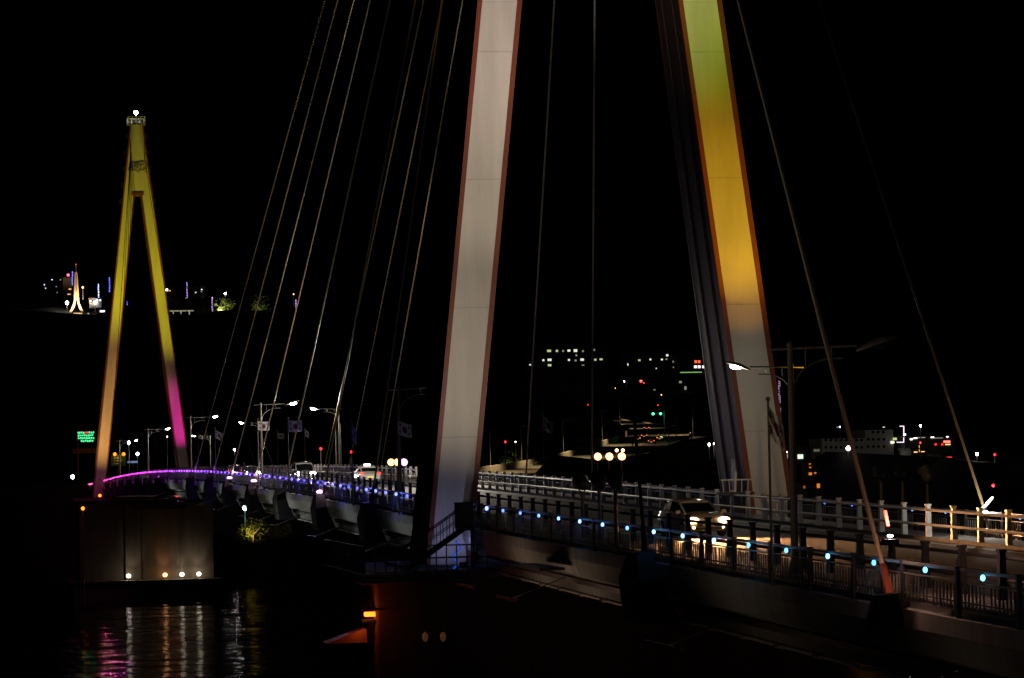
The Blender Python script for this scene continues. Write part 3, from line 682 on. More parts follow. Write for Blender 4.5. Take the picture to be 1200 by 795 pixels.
    for y, nm in ((prof[0][0]-.035, 'front_number_plate'), (prof[-1][0]+.03, 'rear_number_plate')):
        b = MB(); b.box((0, y, .55 if y > 0 else .46), (.50, .02, .12)); b.build(nm, E_['plate'] if (y > 0 and tail) else M['guard'], t)
    if detail:
        b = MB()
        for s in (-1, 1): b.bar((s*.15, q0[0]-.02, q0[2]+.03), (s*.15+.42, q0[0]+.18, q0[2]+.14), .02, .02)
        b.build('wiper', M['blackpl'], t)
    if taxi:
        b = MB(); b.box((0, .2, 1.53), (.55, .2, .16)); b.build('roof_sign', E_['taxi'], t, bev=.04)
    if lights:
        for s in (-1, 1):
            Mz = Matrix.Translation(loc) @ Matrix.Rotation(rz, 4, 'Z')
            a = Mz @ Vector((s*.62*scale, (y0-.25)*scale, hz*scale)); g = Mz @ Vector((s*.75*scale, (y0-14)*scale, -.1)); lamp('SPOT', a, col, lights, None, g, .06, 75, .8).parent = None
            o = COL.objects[-1]; o.matrix_basis = Mz.inverted() @ Matrix.LocRotScale(o.location, o.rotation_euler, (1, 1, 1)); o.location = o.location/scale; o.parent = t
    if tail and lights:
        pass
    return t
def road_at(X, Y): return Vector((X, Y, zf(Y)+ROAD+.005))
c = on_x(819.5, 612, -1.3); car(road_at(-1.3, c.y+1.2), math.radians(5), 'pearl white hatchback with blazing orange headlights driving toward the camera', 'hatch', 'carw', E_['head'], lights=9000, col=(1, .42, .15), scale=.97)
c = on_x(356, 556, -1.6); car(road_at(-1.7, c.y), 0, 'white van with bright headlights beside the Korean flags', 'van', 'carw', E_['headw'], lights=1500, col=(1, .9, .88), scale=.92)
c = on_x(430, 556, 1.7); car(road_at(1.7, c.y), math.pi, 'taxi seen from behind with lit roof sign and red brake lights', 'sedan', 'cars', M['glass'], E_['tail'], taxi=True)
c = on_x(274, 547, 1.9); car(road_at(1.9, c.y), math.pi, 'dark car seen from behind with amber and red tail lights near the far pylon', 'hatch', 'card', M['glass'], E_['blinker'], scale=1.0)
c = on_x(294, 556, -1.7); car(road_at(-1.7, c.y), 0, 'small car with white headlights coming up behind the violet lamp fence', 'sedan', 'card', E_['headw'], lights=150, col=(1, .85, .9), scale=.95)
# ------------------------------------------------------------------ near pier details
lp = at(452, 718, 134); t = empty('warning_lantern', (-12.1, -6.9, 16.15), 0, 'glowing orange lantern on a bracket at the left corner of the near pier', 'lantern')
b = MB(); b.box((0, 0, 0), (.8, .5, .10)); b.bar((.5, 0, -.9), (-.35, 0, -.05), .08); b.build('bracket', M['dark'], t)
b = MB(); b.box((.05, 0, .28), (.62, .36, .20)); b.build('lens', E_['orange'], t, bev=.04)
b = MB(); b.hexa([(-.45, -.4, .46), (.5, -.4, .46), (.5, .4, .46), (-.45, .4, .46)], [(-.2, -.2, .62), (.3, -.2, .62), (.3, .2, .62), (-.2, .2, .62)]); b.build('hood', M['dark'], t)
lamp('POINT', Vector(t.location)+Vector((-.45, -.5, .35)), (1, .16, .02), 24, t, size=.1)
t = empty('boat_fender', (-13.1, -6.6, 15.2), 0, 'sloping rust red fender roof beside the orange lantern', 'fender')
b = MB(); b.hexa([(-1.0, -.8, 0), (.8, -.8, 0), (.8, 1.2, 0), (-1.0, 1.2, 0)], [(.7, -.4, .6), (.8, -.4, .6), (.8, .8, .6), (.7, .8, .6)]); b.build('roof', M['rust'], t)
b = MB()
for x, y in ((-.8, -.6), (.6, -.6), (-.8, 1.0), (.6, 1.0)): b.tube((x, y, -14.6), (x, y, 0), .12)
b.build('post', M['dark'], t)
for i, px in enumerate((513, 535)):
    q = at(px, 752, 134); t = empty('pier_lamp', (q.x, -7.5, q.z), 0, ('left', 'right')[i]+' of two faint bulkhead lamps on the near pier front', 'lamp', 'faint lamps on the near pier')
    b = MB(); b.box((0, .05, 0), (.3, .15, .5)); b.build('back_plate', M['dark'], t)
    b = MB(); b.ball((0, -.08, 0), .14, 8, (1, .8, 1.6)); b.build('globe', emi('faint_bulb', (1, .45, .2), .035), t)
# service stair, cabinet and blue lamp at the left leg
t = empty('service_stair', (-8.5, -6.3, 18.25), 0, 'dark steel service stair with railing beside the near pylon left leg', 'stair')
b = MB()
for i in range(9): b.box((-1.9+i*.30, 0, .12+i*.2), (.3, .8, .04))
b.bar((-2.0, -.4, 0), (.75, -.4, 1.85), .05, .18); b.bar((-2.0, .4, 0), (.75, .4, 1.85), .05, .18); b.build('flight', M['blackpl'], t)
b = MB()
for y in (-.4, .4):
    for i in range(0, 10, 1): b.bar((-2.0+i*.30, y, i*.2), (-2.0+i*.30, y, i*.2+1.0), .035)
    b.bar((-2.05, y, 1.0), (.75, y, 2.85), .06); b.bar((-2.05, y, .55), (.75, y, 2.4), .04)
b.build('railing', M['blackpl'], t)
b = MB(); b.box((.9, 0, 1.84), (.75, .8, .08)); b.box((1.2, .3, .9), (.08, .08, 1.8)); b.box((1.2, -.3, .9), (.08, .08, 1.8)); b.build('landing', M['blackpl'], t)
t = empty('control_cabinet', (-7.65, -6.3, 20.13), 0, 'dark control cabinet standing on the stair landing at the left leg', 'cabinet')
b = MB(); b.box((0, .1, .6), (.8, .5, 1.2)); b.build('case', M['blackpl'], t, bev=.03)
b = MB(); b.box((0, -.165, .6), (.7, .02, 1.05)); b.build('door', M['blackpl'], t)
t = empty('blue_floodlight', (-7.6, -5.4, 18.27), 0, 'small blue floodlight with a self glowing blue cable loop at the foot of the left leg', 'floodlight')
b = MB(); b.box((0, 0, .2), (.35, .2, .26)); b.bar((0, 0, 0), (0, 0, .2), .08); b.build('housing', M['blackpl'], t)
b = MB(); b.box((0, .115, .2), (.28, .02, .2)); b.build('lens', E_['blink'], t)
lamp('SPOT', (-7.6, -5.25, 18.75), (.48, .50, 1), 75, t, (-7.9, -2.7, 21.6), .03, 130, .8)
b = MB(); pts = [Vector((-.5+.16*math.sin(i*1.1)+.03*i, -.2+.05*math.cos(i), .05+.13*i)) for i in range(11)]; b.path(pts, .035); b.build('power_cable', emi('cable_painted_glow', (.02, .14, 1), .5), t)  # cable emits blue in place of light falling on it
# small railed balcony on the near pylon right leg
q = on_x(862, 578, 5.3); t = empty('leg_balcony', (q.x, q.y, q.z), 0, 'small railed maintenance balcony beside the foot of the right leg', 'balcony')
b = MB(); b.box((0, 0, 0), (1.5, 1.3, .1)); b.build('floor', M['dark'], t)
b = MB()
for x in frange(-.7, .7, .28): b.bar((x, -.6, 0), (x*1.1, -.62, .62), .035)
b.bar((-.85, -.62, .62), (.85, -.62, .62), .06); b.bar((-.2, -.6, 0), (-.1, -.6, 1.0), .07); b.build('railing', M['guard'], t)
# ------------------------------------------------------------------ pole lights left and lamp under the bridge
def pole_light(px, py, D, ph, m, label, col=None, en=0, r=.25, group='small lights on poles around the shore', cat='lamp', arm=0):
    q = at(px, py, D); t = empty('pole_lamp', q-Vector((0, 0, ph)), 0, label, cat, group)
    b = MB(); b.tube((0, 0, 0), (0, 0, ph), .09+D*.00006, .06+D*.00006, 8)
    if arm: b.tube((0, 0, ph), (arm, 0, ph+.2), .05)
    b.build('pole', M['pole'], t)
    b = MB(); b.lathe([(r*.4, ph-.6*r), (r*1.2, ph+.5*r), (r*1.3, ph+.6*r), (r*.3, ph+1.3*r)]); b.build('cap', M['blackpl'], t)
    b = MB(); b.ball((0, -r*.7, ph), r, 10); b.build('globe', m, t)
    if en: lamp('SPOT', q+Vector((0, -.5, -.6)), col, en, t, q+Vector((0, -2, -8)), .2, 125, .6)
    return t
GROUND = []   # ground control points (x, y, z)
def ground(q, z=None): GROUND.append((q.x, q.y, q.z if z is None else z))
def pl(px, py, D, ph, m, label, **k):
    t = pole_light(px, py, D, ph, m, label, **k); ground(t.location); return t
q = at(97, 596, 520)
t = pole_light(97, 596, 520, q.z-.5, E_['amber'], 'tall dark pole in the water with an amber lamp left of the far pier', r=.32)
q = at(287, 595, 360); t = pole_light(287, 595, 360, 2.2, E_['cyan'], 'bluish white lamp hanging below the deck edge on a pole', col=(.5, 1, .9), en=60, r=.32)
b = MB(); b.tube((0, 0, 2.2), (0, 0, 7.5), .12); b.build('hanger', M['pole'], t)
for px, py, m, lb, r in ((183, 577, 'amber', 'orange red lamp on the far pier cap, left of the red one', .38), (207.5, 579.5, 'red', 'bright red lamp on the far pier cap', .5), (160, 578, 'blinker', 'small dim amber lamp on the far pier cap', .2), (141, 579, 'blinker', 'dim amber lamp on the far pier cap close to the left leg', .2), (117, 581, 'amber', 'amber lamp at the foot of the far pylon left leg', .28), (213, 581, 'red', 'faint second red lamp right of the bright red one', .16)):
    q = at(px, py, 541); t = empty('pier_lamp', (q.x, q.y, 18.24), 0, lb, 'lamp', 'lamps on the far pier cap')
    h = max(.3, q.z-18.24); b = MB(); b.tube((0, 0, 0), (0, 0, h), .08); b.build('stand', M['dark'], t)
    b = MB(); b.ball((0, 0, h), r, 10); b.build('globe', E_[m], t)
    if m in ('amber', 'red') and r > .3: lamp('POINT', q+Vector((0, -.8, .3)), (1, .15, .03), 60, t, size=.2)
# ------------------------------------------------------------------ far shore left: gantry, signs
q = at(101, 550, 640); t = empty('message_sign', q, 0, 'green and red electronic message board on a gantry at far left', 'sign'); ground(q)
k = 640/FPX
b = MB(); b.box((0, 0, (550-512)*k), (22*k, .6, 14*k)); b.build('panel', M['blackpl'], t)
for rr in range(4):
    for mi_, nm in ((0, 'green_text'),):
        b = MB(); b2 = MB(); x = -9.2
        while x < 9:
            wq = random.choice((1.2, 1.7, 2.2)); red = (rr == 0 and -3 < x < 3)
            if rr == 3 and (x < -7 or x > 8): x += wq; continue
            # block glyph: frame plus middle stroke
            tb = b2 if red else b; cx = (x+wq/2)*k; cz = (550-507.3-rr*3.2)*k; hw_ = wq*k*.38; hh = 1.1*k
            tb.box((cx-hw_+.05, -.33, cz), (.11, .04, 2*hh)); tb.box((cx, -.33, cz+random.choice((-hh+.06, 0, hh-.06))), (2*hw_, .04, .12)); tb.box((cx+hw_-.05, -.33, cz+random.choice((0, .3*hh))), (.11, .04, 1.3*hh)); 
            x += wq+.35
        b.build('text_line', E_['gtext'], t)
        if rr == 0: b2.build('red_text', E_['rtext'], t)
        else: b2.bm.free()
b = MB(); b.tube((-9*k, .5, -3), (-9*k, .5, (550-505)*k), .25); b.tube((-16*k, .5, (550-527)*k), (13*k, .5, (550-527)*k), .3); b.box((-1*k, .4, (550-529)*k), (28*k, .3, 5*k)); b.build('gantry', M['yellow'], t)
q = at(139, 560, 620); k = 620/FPX; t = empty('road_sign', q, 0, 'dim green road sign under two amber lamps behind the far pylon', 'sign'); ground(q)
b = MB(); b.box((0, 0, 20*k), (17*k, .2, 13*k)); b.build('panel', M['signg'], t)
b = MB(); b.tube((0, .3, -2), (0, .3, 26*k), .2); b.build('post', M['pole'], t)
b = MB()
for z_, x0, x1 in ((23, -6, 3), (20, -5, 5), (16.5, -6, 1)): b.box(((x0+x1)/2*k, -.13, z_*k), ((x1-x0)*k*.9, .03, .9*k))
b.build('arrow_marks', M['wline'], t)
for px in (135, 145):
    b = MB(); b.ball(((px-139)*k, -.9, 27.5*k), .36, 8); b.build('sign_lamp', E_['amber'], t)
lamp('POINT', q+Vector((0, -1.5, 27*k)), (1, .5, .1), 60, t, size=.3)
q = at(156, 560, 640); t = empty('road_sign', q, 0, 'small pale blue lit sign right of the green road sign', 'sign'); ground(q)
b = MB(); b.box((0, 0, 19*k), (13*k, .2, 2.4*k)); b.build('panel', emi('pale_blue_sign', (.35, .5, .9), .35), t)
b = MB(); b.tube((0, .2, -2), (0, .2, 19*k), .2); b.build('post', M['pole'], t)
k = 700/FPX
for px, py, m, r, lb in ((151, 519, 'lampw', .30, 'white street light behind the far pylon, above the green road sign'), (161, 532, 'lampw', .30, 'white street light low right of the green road sign'), (85, 559, 'lampw', .38, 'white lamp low at the far left bank beside the message sign'), (196, 512, 'lampp', .12, 'tiny white light between the far pylon legs'), (294, 548, 'red', .15, 'tiny red light above the left flag poles'),
                     (275, 527, 'lampw', .22, 'small pale light below the left flags'), (592, 518, 'red', .22, 'small red topped pole light left of the folded flag between the pylon legs'), (604, 518, 'lampp', .14, 'faint white pole light next to the small red one')):
    pl(px, py, 690, 7, E_[m], lb, r=r*1.05)
# ------------------------------------------------------------------ left hill: spire tower, buildings, lights
D = 1500; k = D/FPX
q = at(90, 372, D); t = empty('observation_tower', q, 0, 'gold lit spire tower on arched legs on the left hill', 'tower'); ground(q)
tm = mat('tower_concrete', (.6, .55, .45), .6, var=.1, scale=.2)
b = MB()
for s in (-1, 1):
    pts = [Vector((s*(13*math.exp(-u*2.6)+.0)*k, 0, u*26*k)) for u in [i/10 for i in range(11)]]
    b.path(pts, 1, 8, rs=[(1.9-1.0*i/10)*k for i in range(11)])
b.build('arched_leg', tm, t)
b = MB(); b.tube((0, 0, 20*k), (0, 0, 53*k), 3.4*k, 1.6*k, 10); b.build('shaft', tm, t)
b = MB(); b.box((0, -3.3*k, 40*k), (1.0*k, .5, 20*k)); b.build('window_strip', M['dwall'], t)
b = MB(); b.tube((0, 0, 53*k), (0, 0, 62*k), .5*k, .2*k, 6); b.build('mast', tm, t)
b = MB(); b.ball((0, 0, 62*k), .7*k, 8); b.build('beacon', emi('dim_red_beacon', (1, .12, .05), 1.2), t)
for s in (-1, 0, 1): lamp('SPOT', q+Vector((s*14*k, -16*k, 1)), (1, .60, .25), 22000, t, q+Vector((0, 0, (26+s*4)*k)), .5, 75, .6)
q2 = at(91, 372, D-12); t = empty('tower_hall', q2, 0, 'gold lit entrance hall under the spire tower', 'building'); ground(q2)
b = MB(); b.box((0, 0, 3*k), (11*k, 4, 6*k)); b.build('wall', tm, t)
b = MB()
for i in range(5): b.box(((-4+i*2)*k, -2.15, 3*k), (1.1*k, .1, 3.5*k))
b.build('window', E_['gold'] if False else emi('gold_window', (1, .7, .35), 1.6), t)
def house(px, py, D, wpx, hpx, wins, label, group, wall='dwall', name='building', cat='building', deep=8):
    "building whose base line is at px, py; wins = [(x px, y px, w px, h px, material)] measured in the photograph"
    q = at(px, py, D); k = D*DK/FPX; t = empty(name, q, 0, label, cat, group); ground(q)
    b = MB(); b.box((0, deep/2, hpx*k/2-1), (wpx*k, deep, hpx*k+2)); b.build('wall', M[wall], t)
    b = MB(); b.box((0, deep/2, hpx*k+.15), (wpx*k+.8, deep+.8, .3)); b.build('roof', M['roof'], t)
    for (x, y, ww, wh, m) in wins:
        p = at(x, y, D)-q
        b = MB(); b.box((p.x, -.04, p.z), (ww*k, .08, wh*k)); wo = b.build('lit_window', E_[m] if isinstance(m, str) else m, t)
        if ww > 1.6: b = MB(); b.box((p.x, -.10, p.z), (.12*k, .04, wh*k)); b.build('mullion', M['dwall'], wo)
    return t
GH = 'lit buildings on the left hill'
bluem = E_['blue']; sp = emi('spark_white', (1, .9, .85), 5); spo = emi('spark_orange', (1, .45, .15), 2.5); spb = emi('spark_pale', (.7, .8, 1), 1.6); spd = emi('spark_dim', (.8, .8, .7), .5)
house(72.5, 372, D, 12, 7, [(72.5, 369.5, 9, 3.4, emi('gold_eave', (1, .42, .08), 1.1))], 'low gold lit pavilion left of the spire tower', GH)
house(108, 372, D, 9, 6, [(107.5, 369.5, 3, 2, spo), (111, 370.5, 1.6, 1.6, spo), (103.5, 368, 2, 2, spd)], 'low pavilion with orange windows right of the spire tower', GH)
house(112, 356, D, 14, 6, [(106, 353, 2.2, 1.6, sp), (110, 350.5, 4, 1, spd), (114, 351.5, 2.5, 1.2, sp), (117.5, 352, 1.5, 1.2, sp), (106, 356, 1.8, 1, spo)], 'white lit house row above and right of the spire tower', GH)
house(120.5, 369, D, 8, 6, [(120, 365, 5.5, 2.0, emi('pink_sign', (1, .65, .9), 3))], 'small house with a bright pinkish sign right of the spire tower', GH)
house(62, 345, D+60, 20, 12, [(61, 328, 1.2, 1.2, spb), (52, 334, 1, 1.5, spb), (53.5, 338, 1.2, 1, spb), (66, 336, 1, 1, spd), (71, 328, 1.2, 1, spd), (67, 343, 1, .8, spd)], 'dark hillside house with scattered pale windows at the far left', GH)
house(79, 348, D+30, 10, 22, [(80, 322.5, 2.8, 2.6, emi('rose_sign', (1, .08, .2), 4)), (82, 339, 3, .8, spo), (81, 345, 3.5, .6, spo)], 'dark block with a red sign left of the spire', GH)
house(200, 344, D, 12, 8, [(195.5, 340, 2.4, 2.4, sp), (199, 341, 1.5, 1.2, spo)], 'dark house with one white window right of the far pylon right leg', GH)
house(213, 374, D-100, 34, 12, [(213, 364.5, 28, 1.3, emi('pale_hall_window', (.8, .75, .45), .35)), (213, 370, 28, 1.0, emi('pale_hall_window2', (.8, .75, .45), .18)), (203, 367, 1, 5, spd), (212, 367, 1, 5, spd), (222, 367, 1, 5, spd)], 'long low hall with dim window bands right of the far pylon', GH)
house(233, 346, D+50, 14, 10, [(236.5, 339.5, 1.6, 1.2, spb), (229.5, 343, 1.6, 1.4, spb), (218, 350, 1.8, 1.2, spd), (236, 342, 1, 1, spd)], 'dark house with tiny bluish windows above the long hall', GH)
for px, y0, y1, D2, lb, m in ((85, 318, 333, D, 'blue neon pillar left of the spire', bluem), (115.5, 333, 349, D, 'brightest blue neon pillar right of the spire', emi('blue_neon_bright', (.25, .3, 1), 5)), (149, 353, 371, D, 'blue lit pillar between the far pylon legs', bluem), (219.5, 331, 348, D, 'bluish white speckled pillar right of the far pylon', E_['violet']), (249, 348, 366, D, 'violet lit pillar beside the floodlit tree', E_['violet']), (347, 351, 367, D, 'violet lit pillar beyond the stay cables', E_['violet']), (128.5, 325, 342, D, 'dim blue pillar just left of the far pylon left leg', bluem)):
    q = at(px, y1+3, D2); k = D2/FPX; t = empty('light_pillar', q, 0, lb, 'light pillar', 'blue light pillars on the left hill'); ground(q)
    b = MB(); b.box((0, .3, (y1-y0+3)*k/2), (1.7*k, .5, (y1-y0+3)*k)); b.build('frame', M['dark'], t)
    b = MB(); y = y0
    while y < y1:
        h = random.choice((1.2, 2, 3)); b.box((random.choice((-.2, 0, .2))*k, -.05, (y1+3-y-h/2)*k), (1.1*k, .1, h*.8*k)); y += h+.4
    b.build('neon_strip', m, t)
for i, (px, py, m, r, lb) in enumerate(((78.5, 355, 'lampw', .5, 'white lamp post just left of the spire tower'), (111.5, 354.5, 'lampw', .45, 'white lamp post right of the spire tower'), (264, 344, 'lampw', .3, 'small lamp above the floodlit tree on the left hill'), (344, 345, 'gold', .2, 'faint warm lamp beyond the stay cables'), (97, 337, 'gold', .3, 'tiny orange lamp right of the spire shaft'))):
    pl(px, py, D, 6, E_[m], lb, r=r*1.6, group='lamp posts on the left hill')
# ------------------------------------------------------------------ trees
def leaf_mesh(R, n, sq=1.0, size=.35, seed=0):
    rnd = random.Random(seed); b = MB()
    cl = [Vector((rnd.gauss(0, .5), rnd.gauss(0, .5), rnd.gauss(0, .42)*sq))*R for _ in range(14)]
    for _ in range(n):
        c = rnd.choice(cl)+Vector((rnd.gauss(0, 1), rnd.gauss(0, 1), rnd.gauss(0, .8)))*R*.22
        u = Vector((rnd.gauss(0, 1), rnd.gauss(0, 1), rnd.gauss(0, 1))).normalized(); v = u.orthogonal().normalized(); s_ = size*rnd.uniform(.5, 1.3)
        b.face([c-u*s_, c-v*s_*.5, c+u*s_, c+v*s_*.5])
    return b
def tree(px, py, D, hpx, rpx, label, seed=0, group='trees', light=None, n=900):
    q = at(px, py, D); k = D/FPX; H_ = hpx*k; R = rpx*k; t = empty('tree', q, 0, label, 'tree', group); ground(q)
    b = MB(); b.tube((0, 0, -1), (0, 0, H_*.55), .05*H_, .025*H_, 8)
    rnd = random.Random(seed)
    for i in range(6):
        a = rnd.uniform(0, 6.28); b.tube((0, 0, H_*rnd.uniform(.3, .5)), (R*.6*math.cos(a), R*.6*math.sin(a), H_*rnd.uniform(.55, .85)), .018*H_, .006*H_, 6)
    b.build('trunk', M['bark'], t)
    leaf_mesh(R, n, .8, R*.09, seed).build('crown', M['leaf'], t, loc=(0, 0, H_*.68))
    if light: lamp('SPOT', q+Vector((-R*.4, -R*1.4, .6)), light[0], light[1], t, q+Vector((0, 0, H_*.8)), .3, 80, .6)
    return t
tree(262, 368, 1480, 17, 13, 'yellow green floodlit tree on the left hill beside the violet pillar', 3, light=((1, .95, .35), 30000))
tree(305, 368, 1480, 13, 14, 'dim tree right of the floodlit one on the left hill', 4, light=((.8, .8, .3), 3500))
tree(297, 636, 620, 22, 15, 'gold lit shrubby tree on the shore under the bridge', 5, light=((1, .72, .15), 6000))
tree(328, 640, 640, 22, 14, 'dark shrubby tree on the shore right of the gold lit one', 6)
tree(272, 640, 650, 20, 14, 'dark shrubby tree on the shore left of the gold lit one', 7)
tree(600, 560, 700, 20, 14, 'low green shrub tree behind the guardrail left of the folded flag', 8, light=((.95, 1, .35), 1600))
tree(628, 558, 700, 16, 13, 'low green shrub tree behind the guardrail next to the folded flag', 9, light=((.95, 1, .4), 1800))
tree(672, 455, 960, 16, 12, 'grey tree on the hillside below the lit block', 10)
tree(690, 520, 620, 34, 14, 'dark tall tree left of the hillside road', 11); tree(850, 545, 700, 40, 18, 'dark bushy tree right of the hillside road', 12)
tree(790, 556, 640, 28, 22, 'dark broad tree below the hillside road', 13); tree(880, 470, 950, 30, 16, 'dark tree high behind the right leg', 14)
DK = 1.4
# ------------------------------------------------------------------ right hillside: blocks, road, signals, cars
GRt = 'lit buildings on the right hillside'
k = 700/FPX
W1 = [(643, 411.5, 4.5, 2.6, 'wing'), (652.5, 411.5, 2.5, 2.4, 'wing'), (660, 411.5, 2, 2, 'winw'), (667, 411, 3.2, 2.4, 'win'), (675, 411, 4, 3, 'win'), (684, 411.5, 2, 2, 'winw'), (697.5, 410, 2.2, 2.2, 'winw'), (676, 416.5, 2, 2, 'winw'),
      (636, 422.5, 2.2, 2.2, 'win'), (643.5, 422, 4.5, 2.6, 'win'), (643.5, 428.3, 4, 2.4, 'wing'), (667, 422, 2.2, 2.2, 'win'), (675, 422.5, 2.2, 2, 'winw'), (683, 421.5, 4, 2.6, 'win'), (684, 428, 3, 1, 'winw'), (699, 421.5, 2.6, 2.2, 'wing'), (706, 421, 3.6, 2, 'wing'), (620, 428, 2, 1.5, 'win')]
house(665, 446, 980, 96, 41, W1, 'long dark apartment block with green white lit windows on the right hillside', GRt, 'dwall', 'apartment_block')
W2 = [(735.5, 427.5, 3, 2.6, 'win'), (748.5, 422.5, 2.6, 2, 'wing'), (762, 421.5, 2, 2, 'win'), (776, 421.5, 2.2, 2, 'win'), (782.5, 416.5, 2.6, 2.4, 'win'), (781.5, 421, 2, 1.6, 'winw'), (790, 424, 2, 2, 'winw'), (796, 421, 2.4, 2.2, 'win'), (803.5, 420.5, 2.6, 2, 'win'), (810, 420.5, 2.2, 2.2, 'win'), (803.5, 425.5, 2.2, 1.6, 'winw'), (769, 432, 1.2, 1.2, 'win'), (790, 430.5, 1.4, 1.4, 'winw')]
house(772, 440, 985, 92, 30, W2, 'dark hillside block with a sparse row of white windows left of the red sign', GRt, 'dwall', 'apartment_block')
W3 = [(816, 424, 2.6, 3, 'winr'), (820, 424, 2.6, 3, 'winr'), (815.5, 430, 3.2, 3, emi('lit_window_pinkish', (1, .7, .65), 2)), (820, 430, 3, 3, emi('lit_window_pinkish2', (1, .8, .8), 2)), (825, 430, 2.4, 3, emi('lit_window_pinkish3', (1, .8, .75), 2)), (810, 436.5, 26, .8, emi('green_eave_strip', (.35, .8, .15), .8)), (797, 448, 3, 2.4, 'winw'), (803, 455, 2.4, 4, 'winw'), (798, 462, 2.2, 2.4, 'winw'), (804, 462, 3.2, 3, 'winw'), (794, 465, 1.6, 1.2, 'winw')]
house(812, 468, 975, 34, 50, W3, 'corner building with red and white windows over a green strip on the right hillside', GRt, 'dwall')
house(745, 458, 940, 20, 10, [(751.5, 447, 2.6, 2.4, emi('signal_red', (1, .08, .05), 7)), (755, 449, 1.2, 1.2, 'red'), (731, 447.5, 1.6, 1.6, 'taxi')], 'dark low house with a glowing red sign below the hillside blocks', GRt)
house(768, 462, 935, 14, 8, [(767, 457, 2.4, 1, 'winw'), (775, 463, 1.2, 1.4, spo)], 'tiny dim lit house above the green signals', GRt)
# hillside road ribbon following the photo
RP = [(555, 561, 450), (640, 550, 480), (700, 538, 520), (745, 523, 565), (770, 512, 630), (766, 503, 710), (735, 498, 790), (700, 493, 850)]
rp = [at(*a) for a in RP]; rpts = []
for i in range(len(rp)-1):
    for j in range(6):
        u = j/6; a0, a1, a2, a3 = rp[max(0, i-1)], rp[i], rp[i+1], rp[min(len(rp)-1, i+2)]
        rpts.append(.5*((2*a1)+(a2-a0)*u+(2*a0-5*a1+4*a2-a3)*u*u+(3*a1-a0-3*a2+a3)*u**3))
rpts.append(rp[-1])
def ribbon(off0, off1, dz, m, name, thick=0, parent=None):
    b = MB(); prev = None
    for i, p in enumerate(rpts):
        d = (rpts[min(i+1, len(rpts)-1)]-rpts[max(0, i-1)]); n = Vector((-d.y, d.x, 0)).normalized()
        r = [b.bm.verts.new(p+n*off0+Vector((0, 0, dz))), b.bm.verts.new(p+n*off1+Vector((0, 0, dz)))]
        if thick: r += [b.bm.verts.new(p+n*off1+Vector((0, 0, dz+thick))), b.bm.verts.new(p+n*off0+Vector((0, 0, dz+thick)))]
        if prev:
            m_ = len(r)
            for q in range(m_ if thick else 1): b.bm.faces.new((prev[q], prev[(q+1) % m_], r[(q+1) % m_], r[q]))
        prev = r
    return b.build(name, m, parent)
for p in rpts: ground(p, p.z-.4); 
hr = ribbon(-9, 9, 0, M['asph'], 'road'); tag(hr, kind='structure')
ribbon(-.1, .1, .01, M['yellow'], 'centre_marking', parent=hr)
fe = ribbon(9.2, 9.5, -.5, M['wall'], 'parapet_wall', 1.9); tag(fe, 'pale parapet wall along the far side of the hillside road', 'wall')
fe = ribbon(-9.5, -9.3, -.3, M['guard'], 'roadside_barrier', .75); tag(fe, 'pale barrier along the near side of the hillside road', 'barrier')
GS = 'street lamps along the hillside road'
for px, py, D2, ph, m, r, lb in ((731, 447, 930, 3, 'lampp', .18, 'small pink white street light right of the long block'), (721, 455, 930, 4, 'gold', .16, 'dim white light below the blocks'), (775, 463, 880, 6, 'gold', .2, 'tiny warm street light over the signals'), (722.5, 528, 450, 4, 'head', .30, 'left of two orange white lamps low on the hillside road'), (729.5, 528, 450, 4, 'head', .30, 'right of two orange white lamps low on the hillside road'),
                                 (689, 474.5, 890, 8, 'red', .2, 'small red light beside the tall stay cable'), (771, 475, 860, 8, 'red', .2, 'small pink red light above the green signals')):
    pl(px, py, D2, ph, E_[m], lb, r=r*1.05, group=GS)
# green signals
q = at(779, 515, 600); k = 600*DK/FPX; t = empty('traffic_signal', q, 0, 'traffic signal mast with two green lights over the hillside road', 'traffic light'); ground(q)
b = MB(); b.tube((0, 0, -2), (0, 0, 34*k), .16, .12); b.tube((0, 0, 30*k), (-15*k, 0, 30*k), .1); b.build('mast', M['pole'], t)
for px in (765.5, 774.5):
    b = MB(); b.box(((px-779)*k, 0, 30*k), (5*k, .3, 2.4*k)); ho = b.build('signal_head', M['blackpl'], t)
    b = MB(); b.ball(((px-779)*k, -.25, 30*k), .32, 10); b.build('green_light', E_['green'], ho)
lamp('POINT', q+Vector((-8*k, -3, 28*k)), (.2, 1, .5), 80, t, size=.3)
for px, py, D2, h, lit, lb in ((731.5, 476, 900, 7, 0, 'dark lamp pole at the left end of the hillside road'), (699, 482, 900, 5, 0, 'short lamp pole left of the hillside road'), (792, 484, 560, 7.5, 0, 'dark lamp pole right of the green signals'), (783, 490, 520, 7, 0, 'lamp pole below the green signals'), (741, 520, 480, 4, 0, 'thin pole on the lower hillside road')):
    t = pl(px, py, D2, h, M['glass'], lb, r=.25, group=GS)
